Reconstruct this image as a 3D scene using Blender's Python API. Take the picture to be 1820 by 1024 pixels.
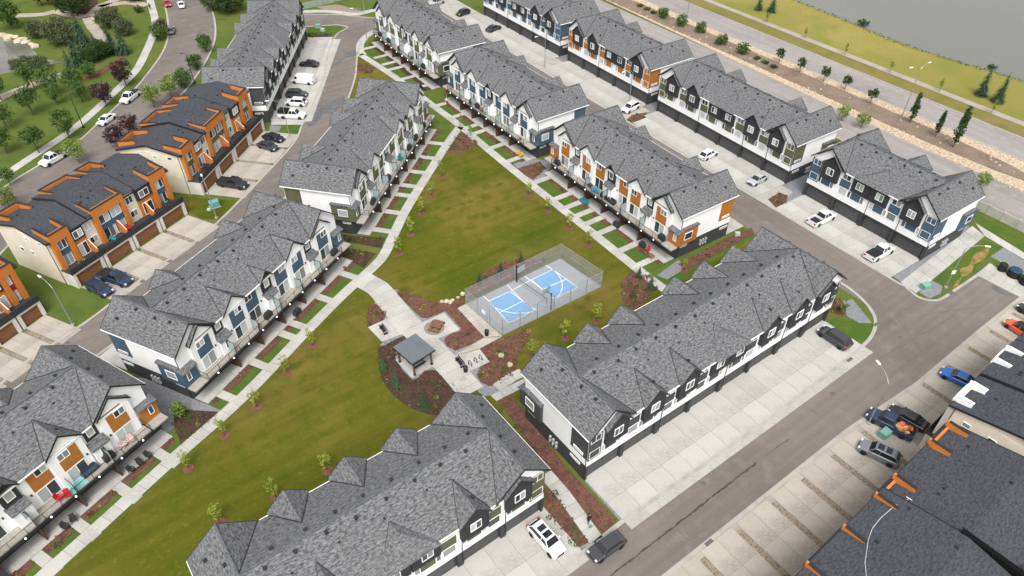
import bpy, bmesh, math, random
from mathutils import Vector, Matrix
R = math.radians
rnd = random.Random(7)
for o in list(bpy.data.objects): bpy.data.objects.remove(o)
sc = bpy.context.scene
col = sc.collection

# ---------------------------------------------------------------- camera
FPX, PITCH, HCAM = 1259.0, 40.8, 72.0          # focal length in photo pixels (1820 wide), downward pitch, height
cam = bpy.data.cameras.new('camera'); camo = bpy.data.objects.new('camera', cam); col.objects.link(camo)
cam.sensor_width = 36.0; cam.lens = FPX / 1820.0 * 36.0
cam.clip_start = 1.0; cam.clip_end = 6000.0
camo.location = (0, 0, HCAM); camo.rotation_euler = (R(90 - PITCH), 0, 0)
sc.camera = camo
sc.render.resolution_x = 1024; sc.render.resolution_y = 576

# ---------------------------------------------------------------- sky, sun, exposure (overcast noon)
SUN_EL, SUN_AZ = 57.0, 180.0                    # azimuth measured clockwise from +Y
w = bpy.data.worlds.new('World'); sc.world = w; w.use_nodes = True
nt = w.node_tree; nt.nodes.clear()
sky = nt.nodes.new('ShaderNodeTexSky'); sky.sky_type = 'NISHITA'; sky.sun_disc = False
sky.sun_elevation = R(SUN_EL); sky.sun_rotation = R(SUN_AZ)
sky.air_density = 1.0; sky.dust_density = 6.0; sky.ozone_density = 1.0
hs = nt.nodes.new('ShaderNodeHueSaturation'); hs.inputs['Saturation'].default_value = 0.12
bg = nt.nodes.new('ShaderNodeBackground'); bg.inputs['Strength'].default_value = 0.15
out = nt.nodes.new('ShaderNodeOutputWorld')
nt.links.new(sky.outputs[0], hs.inputs['Color']); nt.links.new(hs.outputs[0], bg.inputs[0]); nt.links.new(bg.outputs[0], out.inputs[0])
sl = bpy.data.lights.new('sun', 'SUN'); sl.energy = 0.95; sl.angle = R(28); sl.color = (1.0, 0.97, 0.93)
so = bpy.data.objects.new('sun', sl); col.objects.link(so)
el, az = R(SUN_EL), R(SUN_AZ)
sd = Vector((math.cos(el) * math.sin(az), math.cos(el) * math.cos(az), math.sin(el)))
so.rotation_euler = (-sd).to_track_quat('-Z', 'Y').to_euler()
so.location = (0, 0, 150)
vs = sc.view_settings; vs.view_transform = 'Standard'; vs.look = 'None'; vs.gamma = 1.0; vs.exposure = 0.62
sc.render.engine = 'CYCLES'

# ---------------------------------------------------------------- helpers
_f = Vector((0, math.cos(R(PITCH)), -math.sin(R(PITCH)))); _u = Vector((0, math.sin(R(PITCH)), math.cos(R(PITCH))))
def g(px, py, z=0.0):
    """survey: ground position (at height z) of a spot seen at photo pixel px,py"""
    d = _f + Vector((1, 0, 0)) * ((px - 910) / FPX) - _u * ((py - 512) / FPX)
    t = (z - HCAM) / d.z
    return Vector((d.x * t, d.y * t, z))
def gs(pts, z=0.0): return [g(a, b, z) for a, b in pts]
def d2(a): return Vector((math.cos(R(a)), math.sin(R(a)), 0))

class MB:
    def __init__(s): s.v = []; s.f = []; s.m = []
    def add(s, vs, fs, mi=0):
        b = len(s.v); s.v += [tuple(p) for p in vs]
        for f in fs: s.f.append(tuple(b + i for i in f)); s.m.append(mi)
    def box(s, x0, x1, y0, y1, z0, z1, mi=0):
        s.add([(x0,y0,z0),(x1,y0,z0),(x1,y1,z0),(x0,y1,z0),(x0,y0,z1),(x1,y0,z1),(x1,y1,z1),(x0,y1,z1)],
              [(0,3,2,1),(4,5,6,7),(0,1,5,4),(1,2,6,5),(2,3,7,6),(3,0,4,7)], mi)
    def prism_y(s, poly, y0, y1, mi=0):          # xz polygon extruded along y
        n = len(poly)
        s.add([(x,y0,z) for x,z in poly] + [(x,y1,z) for x,z in poly],
              [tuple(range(n)), tuple(range(2*n-1, n-1, -1))] + [(i,i+n,(i+1)%n+n,(i+1)%n) for i in range(n)], mi)
    def prism_x(s, poly, x0, x1, mi=0):          # yz polygon extruded along x
        n = len(poly)
        s.add([(x0,y,z) for y,z in poly] + [(x1,y,z) for y,z in poly],
              [tuple(range(2*n-1, n-1, -1))[::-1][::-1], tuple(range(n))] + [(i,(i+1)%n,(i+1)%n+n,i+n) for i in range(n)], mi)
    def prism_z(s, poly, z0, z1, mi=0):
        n = len(poly)
        s.add([(p[0],p[1],z0) for p in poly] + [(p[0],p[1],z1) for p in poly],
              [tuple(range(n-1,-1,-1)), tuple(range(n, 2*n))] + [(i,(i+1)%n,(i+1)%n+n,i+n) for i in range(n)], mi)
    def bar(s, a, b, r, r2=None, k=4, mi=0):     # straight bar / tapered tube
        a, b = Vector(a), Vector(b); d = (b - a)
        if d.length < 1e-6: return
        d.normalize(); t = Vector((0,0,1)) if abs(d.z) < .95 else Vector((1,0,0))
        e1 = d.cross(t).normalized(); e2 = d.cross(e1)
        r2 = r if r2 is None else r2; vs = []
        for p, rr in ((a, r), (b, r2)):
            for i in range(k):
                q = 2 * math.pi * (i + .5) / k
                vs.append(p + e1 * (rr * math.cos(q)) + e2 * (rr * math.sin(q)))
        s.add(vs, [tuple(range(k)), tuple(range(2*k-1, k-1, -1))] + [(i,i+k,(i+1)%k+k,(i+1)%k) for i in range(k)], mi)
    def lathe(s, prof, k=12, c=(0,0,0), mi=0):   # (r,z) profile about z
        b = []
        for r, z in prof:
            for i in range(k):
                q = 2*math.pi*i/k; b.append((c[0]+r*math.cos(q), c[1]+r*math.sin(q), c[2]+z))
        fs = []
        for j in range(len(prof)-1):
            for i in range(k): fs.append((j*k+i, j*k+(i+1)%k, (j+1)*k+(i+1)%k, (j+1)*k+i))
        fs.append(tuple(range(k-1,-1,-1))); fs.append(tuple(range((len(prof)-1)*k, len(prof)*k)))
        s.add(b, fs, mi)
    def mesh(s, name, mats, smooth=False, uv=False):
        me = bpy.data.meshes.new(name); me.from_pydata(s.v, [], s.f)
        mats = mats if isinstance(mats, (list, tuple)) else [mats]
        for m in mats: me.materials.append(m)
        if len(mats) > 1: me.polygons.foreach_set('material_index', s.m)
        bm = bmesh.new(); bm.from_mesh(me); bmesh.ops.recalc_face_normals(bm, faces=bm.faces)
        if uv:
            l = bm.loops.layers.uv.new('UVMap')
            for f in bm.faces:
                n = f.normal; t = Vector((0,0,1)).cross(n)
                t = t.normalized() if t.length > 1e-3 else Vector((1,0,0)); q = n.cross(t)
                for lp in f.loops: lp[l].uv = (lp.vert.co.dot(t), lp.vert.co.dot(q))
        bm.to_mesh(me); bm.free()
        if smooth: me.polygons.foreach_set('use_smooth', [True]*len(me.polygons))
        return me
    def build(s, name, mats, parent=None, loc=None, smooth=False, uv=False):
        return link(name, s.mesh(name, mats, smooth, uv), parent, loc)
def link(name, me, parent=None, loc=None, rz=0.0):
    o = bpy.data.objects.new(name, me); col.objects.link(o)
    if parent: o.parent = parent
    if loc is not None: o.location = loc
    if rz: o.rotation_euler = (0, 0, rz)
    return o
def empty(name, loc, rz=0.0):
    o = bpy.data.objects.new(name, None); col.objects.link(o); o.location = loc; o.rotation_euler = (0,0,rz); o.empty_display_size = .5
    return o
def tag(o, label=None, cat=None, group=None, kind=None):
    if label: o['label'] = label
    if cat: o['category'] = cat
    if group: o['group'] = group
    if kind: o['kind'] = kind
    return o
KIDS = {}
def copy_tree(o, parent=None):
    c = o.copy(); col.objects.link(c); c.parent = parent
    for ch in KIDS.get(o, None) or [k for k in o.children]:
        copy_tree(ch, c)
    return c

# ---------------------------------------------------------------- materials
def mat(name, base, rough=.8, noise=None, bump=0, metal=0, spec=.3, coord='Object', var=0.0, emit=None, streak=None):
    """noise: list of (scale, detail, colour, lo, hi) layers mixed over the base"""
    m = bpy.data.materials.new(name); m.use_nodes = True; n = m.node_tree.nodes; l = m.node_tree.links
    b = n['Principled BSDF']; b.inputs['Roughness'].default_value = rough; b.inputs['Metallic'].default_value = metal
    b.inputs['Specular IOR Level'].default_value = spec
    c = n.new('ShaderNodeRGB'); c.outputs[0].default_value = (*base, 1); cur = c.outputs[0]
    tc = n.new('ShaderNodeTexCoord'); last = None
    for sc_, det, colr, lo, hi in (noise or []):
        t = n.new('ShaderNodeTexNoise'); t.inputs['Scale'].default_value = sc_; t.inputs['Detail'].default_value = det
        l.new(tc.outputs[coord], t.inputs['Vector'])
        mr = n.new('ShaderNodeMapRange'); mr.inputs[1].default_value = lo; mr.inputs[2].default_value = hi
        l.new(t.outputs['Fac'], mr.inputs[0])
        mx = n.new('ShaderNodeMix'); mx.data_type = 'RGBA'
        l.new(mr.outputs[0], mx.inputs['Factor']); l.new(cur, mx.inputs['A']); mx.inputs['B'].default_value = (*colr, 1)
        cur = mx.outputs['Result']; last = t
    if streak:                                   # faint long streaks (mower passes, wheel tracks) along one plan direction
        mp = n.new('ShaderNodeMapping'); mp.inputs['Rotation'].default_value = (0, 0, R(-streak[0])); mp.vector_type = 'POINT'
        m2_ = n.new('ShaderNodeMapping'); m2_.inputs['Scale'].default_value = (.03, .75, 1)
        l.new(tc.outputs[coord], mp.inputs[0]); l.new(mp.outputs[0], m2_.inputs[0])
        t = n.new('ShaderNodeTexNoise'); t.inputs['Scale'].default_value = 1.0; t.inputs['Detail'].default_value = 3; l.new(m2_.outputs[0], t.inputs['Vector'])
        mr = n.new('ShaderNodeMapRange'); mr.inputs[1].default_value = .35; mr.inputs[2].default_value = .65; mr.inputs[3].default_value = 1-streak[1]; mr.inputs[4].default_value = 1+streak[1]
        h = n.new('ShaderNodeHueSaturation'); l.new(t.outputs['Fac'], mr.inputs[0]); l.new(mr.outputs[0], h.inputs['Value']); l.new(cur, h.inputs['Color']); cur = h.outputs[0]
    if var:
        oi = n.new('ShaderNodeObjectInfo'); h = n.new('ShaderNodeHueSaturation')
        mr = n.new('ShaderNodeMapRange'); mr.inputs[3].default_value = 1 - var; mr.inputs[4].default_value = 1 + var
        l.new(oi.outputs['Random'], mr.inputs[0]); l.new(mr.outputs[0], h.inputs['Value']); l.new(cur, h.inputs['Color']); cur = h.outputs[0]
    l.new(cur, b.inputs['Base Color'])
    if bump and last:
        bp = n.new('ShaderNodeBump'); bp.inputs['Strength'].default_value = bump; bp.inputs['Distance'].default_value = .05
        l.new(last.outputs['Fac'], bp.inputs['Height']); l.new(bp.outputs[0], b.inputs['Normal'])
    if emit:
        b.inputs['Emission Color'].default_value = (*emit[0], 1); b.inputs['Emission Strength'].default_value = emit[1]
    return m
def shingle(name, c1, c2, c3, bw=.42, rh=.17):
    m = bpy.data.materials.new(name); m.use_nodes = True; n = m.node_tree.nodes; l = m.node_tree.links
    b = n['Principled BSDF']; b.inputs['Roughness'].default_value = .92; b.inputs['Specular IOR Level'].default_value = .2
    uv = n.new('ShaderNodeUVMap'); bt = n.new('ShaderNodeTexBrick')
    bt.inputs['Scale'].default_value = 1; bt.inputs['Mortar Size'].default_value = .012; bt.inputs['Brick Width'].default_value = bw; bt.inputs['Row Height'].default_value = rh
    bt.inputs['Color1'].default_value = (*c1, 1); bt.inputs['Color2'].default_value = (*c2, 1); bt.inputs['Mortar'].default_value = (*[x*.6 for x in c1], 1)
    l.new(uv.outputs[0], bt.inputs['Vector'])
    # a second, wider tab pattern breaks the regular rows up
    mp = n.new('ShaderNodeMapping'); mp.inputs['Scale'].default_value = (2.3, 5.0, 1); l.new(uv.outputs[0], mp.inputs[0])
    wn = n.new('ShaderNodeTexNoise'); wn.inputs['Scale'].default_value = 1.0; wn.inputs['Detail'].default_value = 3; wn.inputs['Roughness'].default_value = .75
    l.new(mp.outputs[0], wn.inputs['Vector'])
    mr = n.new('ShaderNodeMapRange'); mr.inputs[1].default_value = .42; mr.inputs[2].default_value = .64; l.new(wn.outputs['Fac'], mr.inputs[0])
    mx = n.new('ShaderNodeMix'); mx.data_type = 'RGBA'; l.new(mr.outputs[0], mx.inputs['Factor']); l.new(bt.outputs['Color'], mx.inputs['A']); mx.inputs['B'].default_value = (*c3, 1)
    bn = n.new('ShaderNodeTexNoise'); bn.inputs['Scale'].default_value = .22; bn.inputs['Detail'].default_value = 2; l.new(uv.outputs[0], bn.inputs['Vector'])
    m2 = n.new('ShaderNodeMapRange'); m2.inputs[3].default_value = .86; m2.inputs[4].default_value = 1.14; l.new(bn.outputs['Fac'], m2.inputs[0])
    h = n.new('ShaderNodeHueSaturation'); l.new(mx.outputs['Result'], h.inputs['Color']); l.new(m2.outputs[0], h.inputs['Value'])
    l.new(h.outputs[0], b.inputs['Base Color'])
    bp = n.new('ShaderNodeBump'); bp.inputs['Strength'].default_value = .5; bp.inputs['Distance'].default_value = .03
    l.new(bt.outputs['Fac'], bp.inputs['Height']); bp.invert = True; l.new(bp.outputs[0], b.inputs['Normal'])
    return m
def glass(name, dark, light, lo=.35, hi=.75):
    m = bpy.data.materials.new(name); m.use_nodes = True; n = m.node_tree.nodes; l = m.node_tree.links
    b = n['Principled BSDF']; b.inputs['Roughness'].default_value = .08; b.inputs['Specular IOR Level'].default_value = .7
    oi = n.new('ShaderNodeObjectInfo'); mr = n.new('ShaderNodeMapRange'); mr.inputs[1].default_value = lo; mr.inputs[2].default_value = hi
    l.new(oi.outputs['Random'], mr.inputs[0]); mx = n.new('ShaderNodeMix'); mx.data_type = 'RGBA'
    l.new(mr.outputs[0], mx.inputs['Factor']); mx.inputs['A'].default_value = (*dark, 1); mx.inputs['B'].default_value = (*light, 1)
    l.new(mx.outputs['Result'], b.inputs['Base Color'])
    return m
M = {}
M['white'] = mat('white_siding', (.86,.86,.86), .7, [(.35, 3, (.80,.80,.79), .45, .75)])
M['trimw'] = mat('white_trim', (.86,.86,.86), .55)
M['dark'] = mat('charcoal_siding', (.030,.030,.034), .75, [(1.2, 3, (.040,.040,.044), .4, .7)])
M['base'] = mat('charcoal_base', (.048,.049,.053), .7, [(.8, 3, (.052,.053,.057), .4, .7)])
M['door'] = mat('garage_door_paint', (.075,.075,.078), .5, var=.12)
M['trimb'] = mat('black_trim', (.022,.022,.025), .5)
M['rail'] = mat('black_metal', (.02,.02,.022), .45, metal=.3)
for k, c in dict(blue=(.062,.105,.155), orange=(.40,.155,.030), olive=(.115,.118,.062), grey=(.062,.065,.07)).items():
    M[k] = mat(k + '_panel', c, .65, [(.9, 3, tuple(x*.86 for x in c), .4, .7)])
M['roof'] = shingle('grey_shingles', (0.054,0.056,0.062), (0.124,0.127,0.132), (0.208,0.209,0.211))
M['roofd'] = shingle('dark_shingles', (.034,.036,.044), (.060,.064,.076), (.075,.079,.09))
M['glass'] = glass('window_glass', (.035,.042,.045), (.46,.50,.49), .25, .7)
M['cglass'] = glass('car_glass', (.012,.014,.017), (.02,.022,.026))
M['deck'] = mat('deck_boards', (.36,.33,.29), .8, [(2.5, 3, (.27,.25,.22), .4, .7)])
M['wood'] = mat('brown_timber', (.085,.048,.034), .75, [(2, 3, (.06,.034,.025), .4, .7)])
M['vent'] = mat('roof_vent', (.025,.025,.028), .6)
M['concrete'] = mat('concrete', (0.406,0.394,0.367), .9, [(.25, 4, (0.328,0.316,0.290), .43, .68), (1.1, 5, (0.382,0.366,0.336), .6, .8), (3.0, 4, (0.445,0.437,0.417), .5, .8)], .15, var=.07)
M['conc2'] = mat('tan_concrete', (0.380,0.346,0.300), .9, [(.3, 4, (0.296,0.266,0.228), .43, .68), (1.1, 5, (.33,.295,.25), .6, .8), (3.0, 4, (0.418,0.388,0.342), .5, .8)], .15, var=.06)
M['joint'] = mat('slab_joint', (0.208,0.200,0.188), .95)
M['kerb'] = mat('kerb_concrete', (0.366,0.343,0.312), .9, [(.6, 4, (0.280,0.261,0.234), .45, .75)])
M['asphalt'] = mat('asphalt', (0.168,0.145,0.131), .92, [(.06, 5, (0.136,0.117,0.105), .42, .68), (.5, 4, (0.195,0.169,0.154), .5, .8), (6, 3, (0.124,0.107,0.100), .5, .8)], .2, streak=(36, .08))
M['asphn'] = mat('lane_asphalt', (0.168,0.145,0.131), .92, [(.06, 5, (0.136,0.117,0.105), .42, .68), (.5, 4, (0.195,0.169,0.154), .5, .8), (6, 3, (0.124,0.107,0.100), .5, .8)], .2, streak=(-56, .08))
M['tar'] = mat('tar_seal', (.045,.043,.045), .8, [(1.5, 3, (.07,.066,.066), .4, .7)])
M['patch'] = mat('patched_asphalt', (.10,.10,.105), .9, [(.9, 4, (.14,.135,.135), .4, .7)])
M['hwy'] = mat('old_asphalt', (0.264,0.242,0.230), .92, [(.05, 4, (0.221,0.204,0.194), .42, .68), (.6, 4, (0.306,0.285,0.272), .5, .8)], .1, streak=(-56, .10))
M['lawn'] = mat('lawn_grass', (.088,.090,.011), .95, [(.034, 7, (.172,.124,.034), .43, .66), (.08, 6, (.052,.080,.008), .46, .70), (.5, 5, (.068,.082,.009), .48, .7), (1.6, 4, (.125,.11,.02), .55, .75), (7, 3, (.05,.062,.006), .5, .8)], .35, spec=.04, streak=(36, .10))
M['grass'] = mat('park_grass', (0.084,0.117,0.026), .95, [(.03, 4, (0.120,0.124,0.031), .45, .65), (.25, 4, (0.059,0.092,0.019), .5, .75), (2.5, 3, (0.104,0.135,0.034), .55, .8)], .3, spec=.05)
M['grassg'] = mat('clipped_turf', (0.063,0.106,0.020), .95, [(.4, 4, (0.095,0.126,0.025), .45, .7), (4, 3, (0.045,0.081,0.013), .5, .8)], .3, spec=.05)
M['dry'] = mat('verge_grass', (0.208,0.188,0.050), .95, [(.025, 4, (0.280,0.232,0.076), .45, .65), (.09, 4, (0.152,0.172,0.036), .5, .72), (1.5, 3, (0.176,0.168,0.044), .5, .8)], .3, spec=.05)
M['dry2'] = mat('worn_verge', (0.164,0.148,0.045), .95, [(.06, 4, (0.197,0.156,0.061), .45, .65), (.2, 4, (0.119,0.123,0.029), .5, .75)], .3, spec=.05)
M['mulch'] = mat('bark_mulch', (0.133,0.066,0.048), .95, [(.9, 4, (0.089,0.045,0.035), .4, .65), (6, 3, (0.253,0.120,0.078), .55, .75)], .8, spec=.05)
M['mulchd'] = mat('dark_bark_mulch', (0.066,0.040,0.033), .95, [(.9, 4, (0.046,0.029,0.024), .4, .65), (6, 3, (0.132,0.077,0.055), .55, .75)], .8, spec=.05)
M['gravel'] = mat('grey_gravel', (0.216,0.220,0.232), .95, [(3, 4, (0.152,0.156,0.168), .4, .65), (12, 2, (0.304,0.308,0.320), .55, .75)], .6, spec=.05)
M['river'] = mat('river_pebbles', (0.279,0.231,0.175), .95, [(4, 4, (0.153,0.126,0.098), .4, .62), (9, 2, (0.474,0.405,0.321), .56, .72)], .9, spec=.05)
M['rock'] = mat('tan_rock', (0.476,0.383,0.272), .95, [(1.6, 4, (0.323,0.246,0.170), .42, .62), (5, 3, (0.578,0.493,0.383), .52, .72)], 1.0, spec=.05)
M['soil'] = mat('brown_soil', (0.203,0.154,0.117), .95, [(.25, 4, (0.154,0.117,0.088), .42, .66), (3, 4, (0.258,0.203,0.161), .52, .75)], .6, spec=.05)
# ---------------------------------------------------------------- windows and shared pieces
CACHE = {}
def cached(key, fn):
    if key not in CACHE: CACHE[key] = fn()
    return CACHE[key]
def win_mesh(w_, h, n):
    def f():
        m = MB(); t = .085
        m.box(-w_/2, w_/2, -.05, .03, -h/2, -h/2+t); m.box(-w_/2, w_/2, -.05, .03, h/2-t, h/2)
        for i in range(n+1):
            x = -w_/2 + t/2 + (w_-t)*i/n
            m.box(x-t/2, x+t/2, -.047, .027, -h/2+t, h/2-t)
        return m.mesh('window', M['trimw'])
    return cached(('w', round(w_,2), round(h,2), n), f)
def pane_mesh(w_, h):
    def f():
        m = MB(); m.box(-w_/2, w_/2, -.02, .015, -h/2, h/2); return m.mesh('pane', M['glass'])
    return cached(('p', round(w_,2), round(h,2)), f)
def window(parent, x, y, z, w_, h, n=2, rz=0.0, name='window'):
    o = link(name, win_mesh(w_, h, n), parent, (x, y, z), rz)
    t = .085; pw = (w_ - t) / n - t
    for i in range(n):
        link('pane', pane_mesh(pw, h-2*t), o, (-w_/2 + t + (pw+t)*i + pw/2, 0, 0))
    return o
def panel(parent, x0, x1, y, z0, z1, m, rz=None, name='wall_panel', t=.06):
    def f():
        b = MB(); b.box(-(x1-x0)/2, (x1-x0)/2, -t, .02, -(z1-z0)/2, (z1-z0)/2); return b.mesh(name, m)
    o = link(name, cached(('pn', round(x1-x0,2), round(z1-z0,2), m.name, name, t), f), parent, ((x0+x1)/2, y, (z0+z1)/2))
    return o
def side_panel(parent, x, y0, y1, z0, z1, m, sgn, name='wall_panel', t=.06):
    b = MB(); b.box(min(0, sgn*t)-.01, max(0, sgn*t)+.01, y0, y1, z0, z1)
    return b.build(name, m, parent, (x, 0, 0))
def chevron(pts, th):
    (xl,zl),(xc,zc),(xr,zr) = pts
    return [(xl,zl),(xc,zc),(xr,zr),(xr,zr-th),(xc,zc-th),(xl,zl-th)]
def door_mesh(w_, h, m):
    def f():
        b = MB(); n = 4; c = 4
        b.box(-w_/2, w_/2, 0, .06, 0, h)
        for i in range(n):
            z0 = h*i/n + .03; z1 = h*(i+1)/n - .03
            for j in range(c):
                x0 = -w_/2 + w_*j/c + .05; x1 = -w_/2 + w_*(j+1)/c - .05
                b.box(x0, x1, -.03, .0, z0, z1)
        return b.mesh('garage_door', m)
    return cached(('gd', round(w_,2), h, m.name), f)
def vent_mesh():
    def f():
        b = MB(); b.box(-.14,.14,-.14,.14,-.1,.14); b.box(-.18,.18,-.18,.18,.14,.2); return b.mesh('roof_vent', M['vent'])
    return cached('vent', f)
def globe_mesh():
    def f():
        b = MB(); b.lathe([(.03,.16),(.05,.12),(.10,.05),(.10,-.03),(.05,-.1),(.01,-.12)][::-1], 8); return b.mesh('deck_light', M['lamp'])
    return cached('globe', f)
M['lamp'] = mat('lit_globe', (.9,.9,.86), .4, emit=((1,.96,.88), 1.2))
M['roofcap'] = mat('ridge_shingle', (.085,.09,.10), .9, [(3, 3, (.13,.136,.15), .4, .7)])
M['screen'] = mat('screen_glass', (.30,.36,.36), .12, spec=.6)

Z_BASE, Z_EAVE, Z_RIDGE = 2.75, 8.25, 11.25
OV = .4
def hip_roof_bits(): pass

def townhouse(label, O, ang, L, D, acc, vis, centres, types, group='grey roofed townhouse rows', endL=True, endR=True,
              back=None, n=6, sheds=(), z0=0.0, seed=0, big=(True, True), lights=True):
    """vis 'garage' or 'deck' is the facade toward local -y; centres/types: bays along x ('g' gabled, 'f' flat)"""
    rg = random.Random(seed)
    root = empty('townhouse_row', (O[0], O[1], z0), R(ang)); tag(root, label, 'townhouses', group)
    A = M[acc]; er = 3.1; ef = 6.6; s1 = (Z_RIDGE - Z_EAVE) / (D/2 + OV)
    ye, yb = -OV, D + OV
    # body -------------------------------------------------------
    wb = MB(); xi = ef - .45
    wb.prism_y([(0,Z_BASE),(xi,Z_BASE),(xi,Z_EAVE+.1),(er,Z_RIDGE-.3),(0,Z_EAVE-.05)], 0, D)
    wb.prism_y([(L,Z_BASE),(L,Z_EAVE-.05),(L-er,Z_RIDGE-.3),(L-xi,Z_EAVE+.1),(L-xi,Z_BASE)], 0, D)
    wb.prism_x([(0,Z_BASE),(D,Z_BASE),(D,Z_EAVE-.05),(D/2,Z_RIDGE-.3),(0,Z_EAVE-.05)], xi, L-xi)
    wb.build('wall', M['white'], root)
    bb = MB(); yf = .45 if vis == 'garage' else .02
    bb.box(.03, L-.03, yf, D-.03, 0, Z_BASE); bb.build('base_wall', M['base'], root)
    # roof -------------------------------------------------------
    rb = MB(); th = .16
    main = [(ye,Z_EAVE),(D/2,Z_RIDGE),(yb,Z_EAVE)]
    rb.prism_x(chevron(main, th), er, L-er)
    vl = MB()
    def cross(pl, y0, y1, trim0=True, trim1=True):
        rb.prism_y(chevron(pl, th), y0, y1)
        for yy, ok, sg in ((y0, trim0, -1), (y1, trim1, 1)):
            if ok:
                a, b, c = pl
                rk = MB(); rk.prism_y(chevron([(a[0]-.03,a[1]+.02),(b[0],b[1]+.03),(c[0]+.03,c[1]+.02)], .24), min(yy, yy+sg*.06), max(yy, yy+sg*.06)); rk.build('rake_trim', M['trimb'], root)
    cross([(-OV,Z_EAVE),(er,Z_RIDGE),(ef,Z_EAVE)], ye-.05, yb+.05)
    cross([(L-ef,Z_EAVE),(L-er,Z_RIDGE),(L+OV,Z_EAVE)], ye-.05, yb+.05)
    for xr, xf in ((er, ef), (L-er, L-ef)):
        for yy in (ye, yb):
            vl.bar((xf, yy, Z_EAVE+.02), (xr, D/2, Z_RIDGE+.02), .06)
    def dormer(xc, hw, zr, y_out, front=True, trim=True, ze=Z_EAVE):
        yin = (zr - Z_EAVE)/s1 - OV + .3
        pl = [(xc-hw,ze),(xc,zr),(xc+hw,ze)]
        if front: cross(pl, y_out, yin, trim, False)
        else: cross(pl, D-yin, D-y_out, False, trim)
        sdm = (zr - ze)/hw; hx = (zr - Z_EAVE)/sdm
        for sx in (-1, 1):
            p0 = (xc+sx*hx, ye, Z_EAVE+.03); p1 = (xc, yin-.3, zr+.03)
            if not front: p0 = (p0[0], D-p0[1], p0[2]); p1 = (p1[0], D-p1[1], p1[2])
            vl.bar(p0, p1, .06)
    def hip(xc, hw, zr, y_out, front=True):
        yin = (zr - Z_EAVE)/s1 - OV + .3
        P = [(xc-hw,y_out,Z_EAVE),(xc+hw,y_out,Z_EAVE),(xc+.1,1.7,zr),(xc-.1,1.7,zr),(xc-.1,yin,zr),(xc+.1,yin,zr),(xc-hw,.4,Z_EAVE),(xc+hw,.4,Z_EAVE)]
        F = [(0,1,2,3),(0,3,4,6),(1,7,5,2),(3,2,5,4),(0,6,7,1)]
        if not front: P = [(x,D-y,z) for x,y,z in P]
        rb.add(P, F)
        for sx in (-1, 1):
            p0 = (xc+sx*hw*.93, ye+.1, Z_EAVE+.05); p1 = (xc, yin-.25, zr+.03)
            if not front: p0 = (p0[0], D-p0[1], p0[2]); p1 = (p1[0], D-p1[1], p1[2])
            vl.bar(p0, p1, .06)
    w_ = L / n
    # facades ----------------------------------------------------
    if vis == 'garage':
        # piers, doors, band
        for i in range(n+1):
            x = i*w_; b = MB(); x0 = max(.02, x-.28); x1 = min(L-.02, x+.28); b.box(x0, x1, .02, .45, 0, Z_BASE)
            b.build('pier', M['base'], root)
        for i in range(n):
            link('garage_door', door_mesh(w_-1.0, 2.35, M['door']), root, ((i+.5)*w_, .40, .02))
            b = MB(); b.box(i*w_+.3, (i+1)*w_-.3, .1, .45, 2.4, Z_BASE-.005); b.build('door_header', M['base'], root)
        half = n/2
        pair_done = False
        for i, (xc, ty) in enumerate(zip(centres, types)):
            x0 = i*w_; left = xc - x0 > w_/2            # bay sits right of its strip in the left half
            if ty == 'g':
                b = MB(); b.prism_y([(xc-1.65,5.45),(xc+1.65,5.45),(xc+1.65,Z_EAVE-.1),(xc,10.0),(xc-1.65,Z_EAVE-.1)], -.55, .2)
                b.build('gabled_bay', M['dark'], root)
                dormer(xc, 1.9, 10.15, -.72)
                window(root, xc, -.58, 7.1, 1.35, 1.3, 2)
            else:
                x_in = (i+1)*w_ if left else x0
                a, bq = (xc-1.5, x_in-.06) if left else (x_in+.06, xc+1.5)
                panel(root, a, bq, -.02, 5.5, Z_EAVE-.12, M['dark'], name='flat_bay', t=.3)
                window(root, xc, -.34, 7.0, 1.35, 1.3, 2)
                if left: hip(x_in, 3.25, 10.0, -.85)
            # strip column: window, accent, window
            sx0 = x0+.25 if left else x0+w_-2.1; sx1 = sx0+1.85
            end = (i == 0 and left) or (i == n-1 and not left)
            if end:
                sx0, sx1 = (.02, 2.0) if i == 0 else (L-2.0, L-.02)
                panel(root, sx0, sx1, -.001, 3.75, 8.0, A)
            else:
                panel(root, sx0, sx1, -.001, 5.35, 6.75, A)
            sm = (sx0+sx1)/2
            window(root, sm, -.03, 7.4, 1.55, 1.15, 2)
            window(root, sm, -.03, 4.62, 1.6, 1.35, 1)
            # living-room row under the bay
            sgn = 1 if left else -1
            e = sm + sgn*1.22
            window(root, e + sgn*.05, -.03, 4.65, .6, 1.25, 1)
            q0, q1 = sorted((e+sgn*.45, e+sgn*2.15)); panel(root, q0, q1, -.001, 4.05, 5.25, A)
            window(root, e + sgn*2.55, -.03, 4.65, .7, 1.25, 1)
        for i in range(1, n):
            if i % 2 == 0 or i == n-1:
                b = MB(); b.bar((i*w_+.33, -.06, .3), (i*w_+.33, -.06, 5.3), .05); b.build('downspout', M['trimb'], root)
    else:
        px0, px1 = 1.9, L-1.9
        b = MB(); b.box(px0, px1, -1.9, .02, 2.62, 2.80); b.build('deck', M['deck'], root)
        b = MB(); b.box(px0, px1, -2.0, -1.9, 2.42, 2.84); b.build('deck_fascia', M['trimb'], root)
        ym = -.38
        allx = sorted(list(centres))
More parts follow.
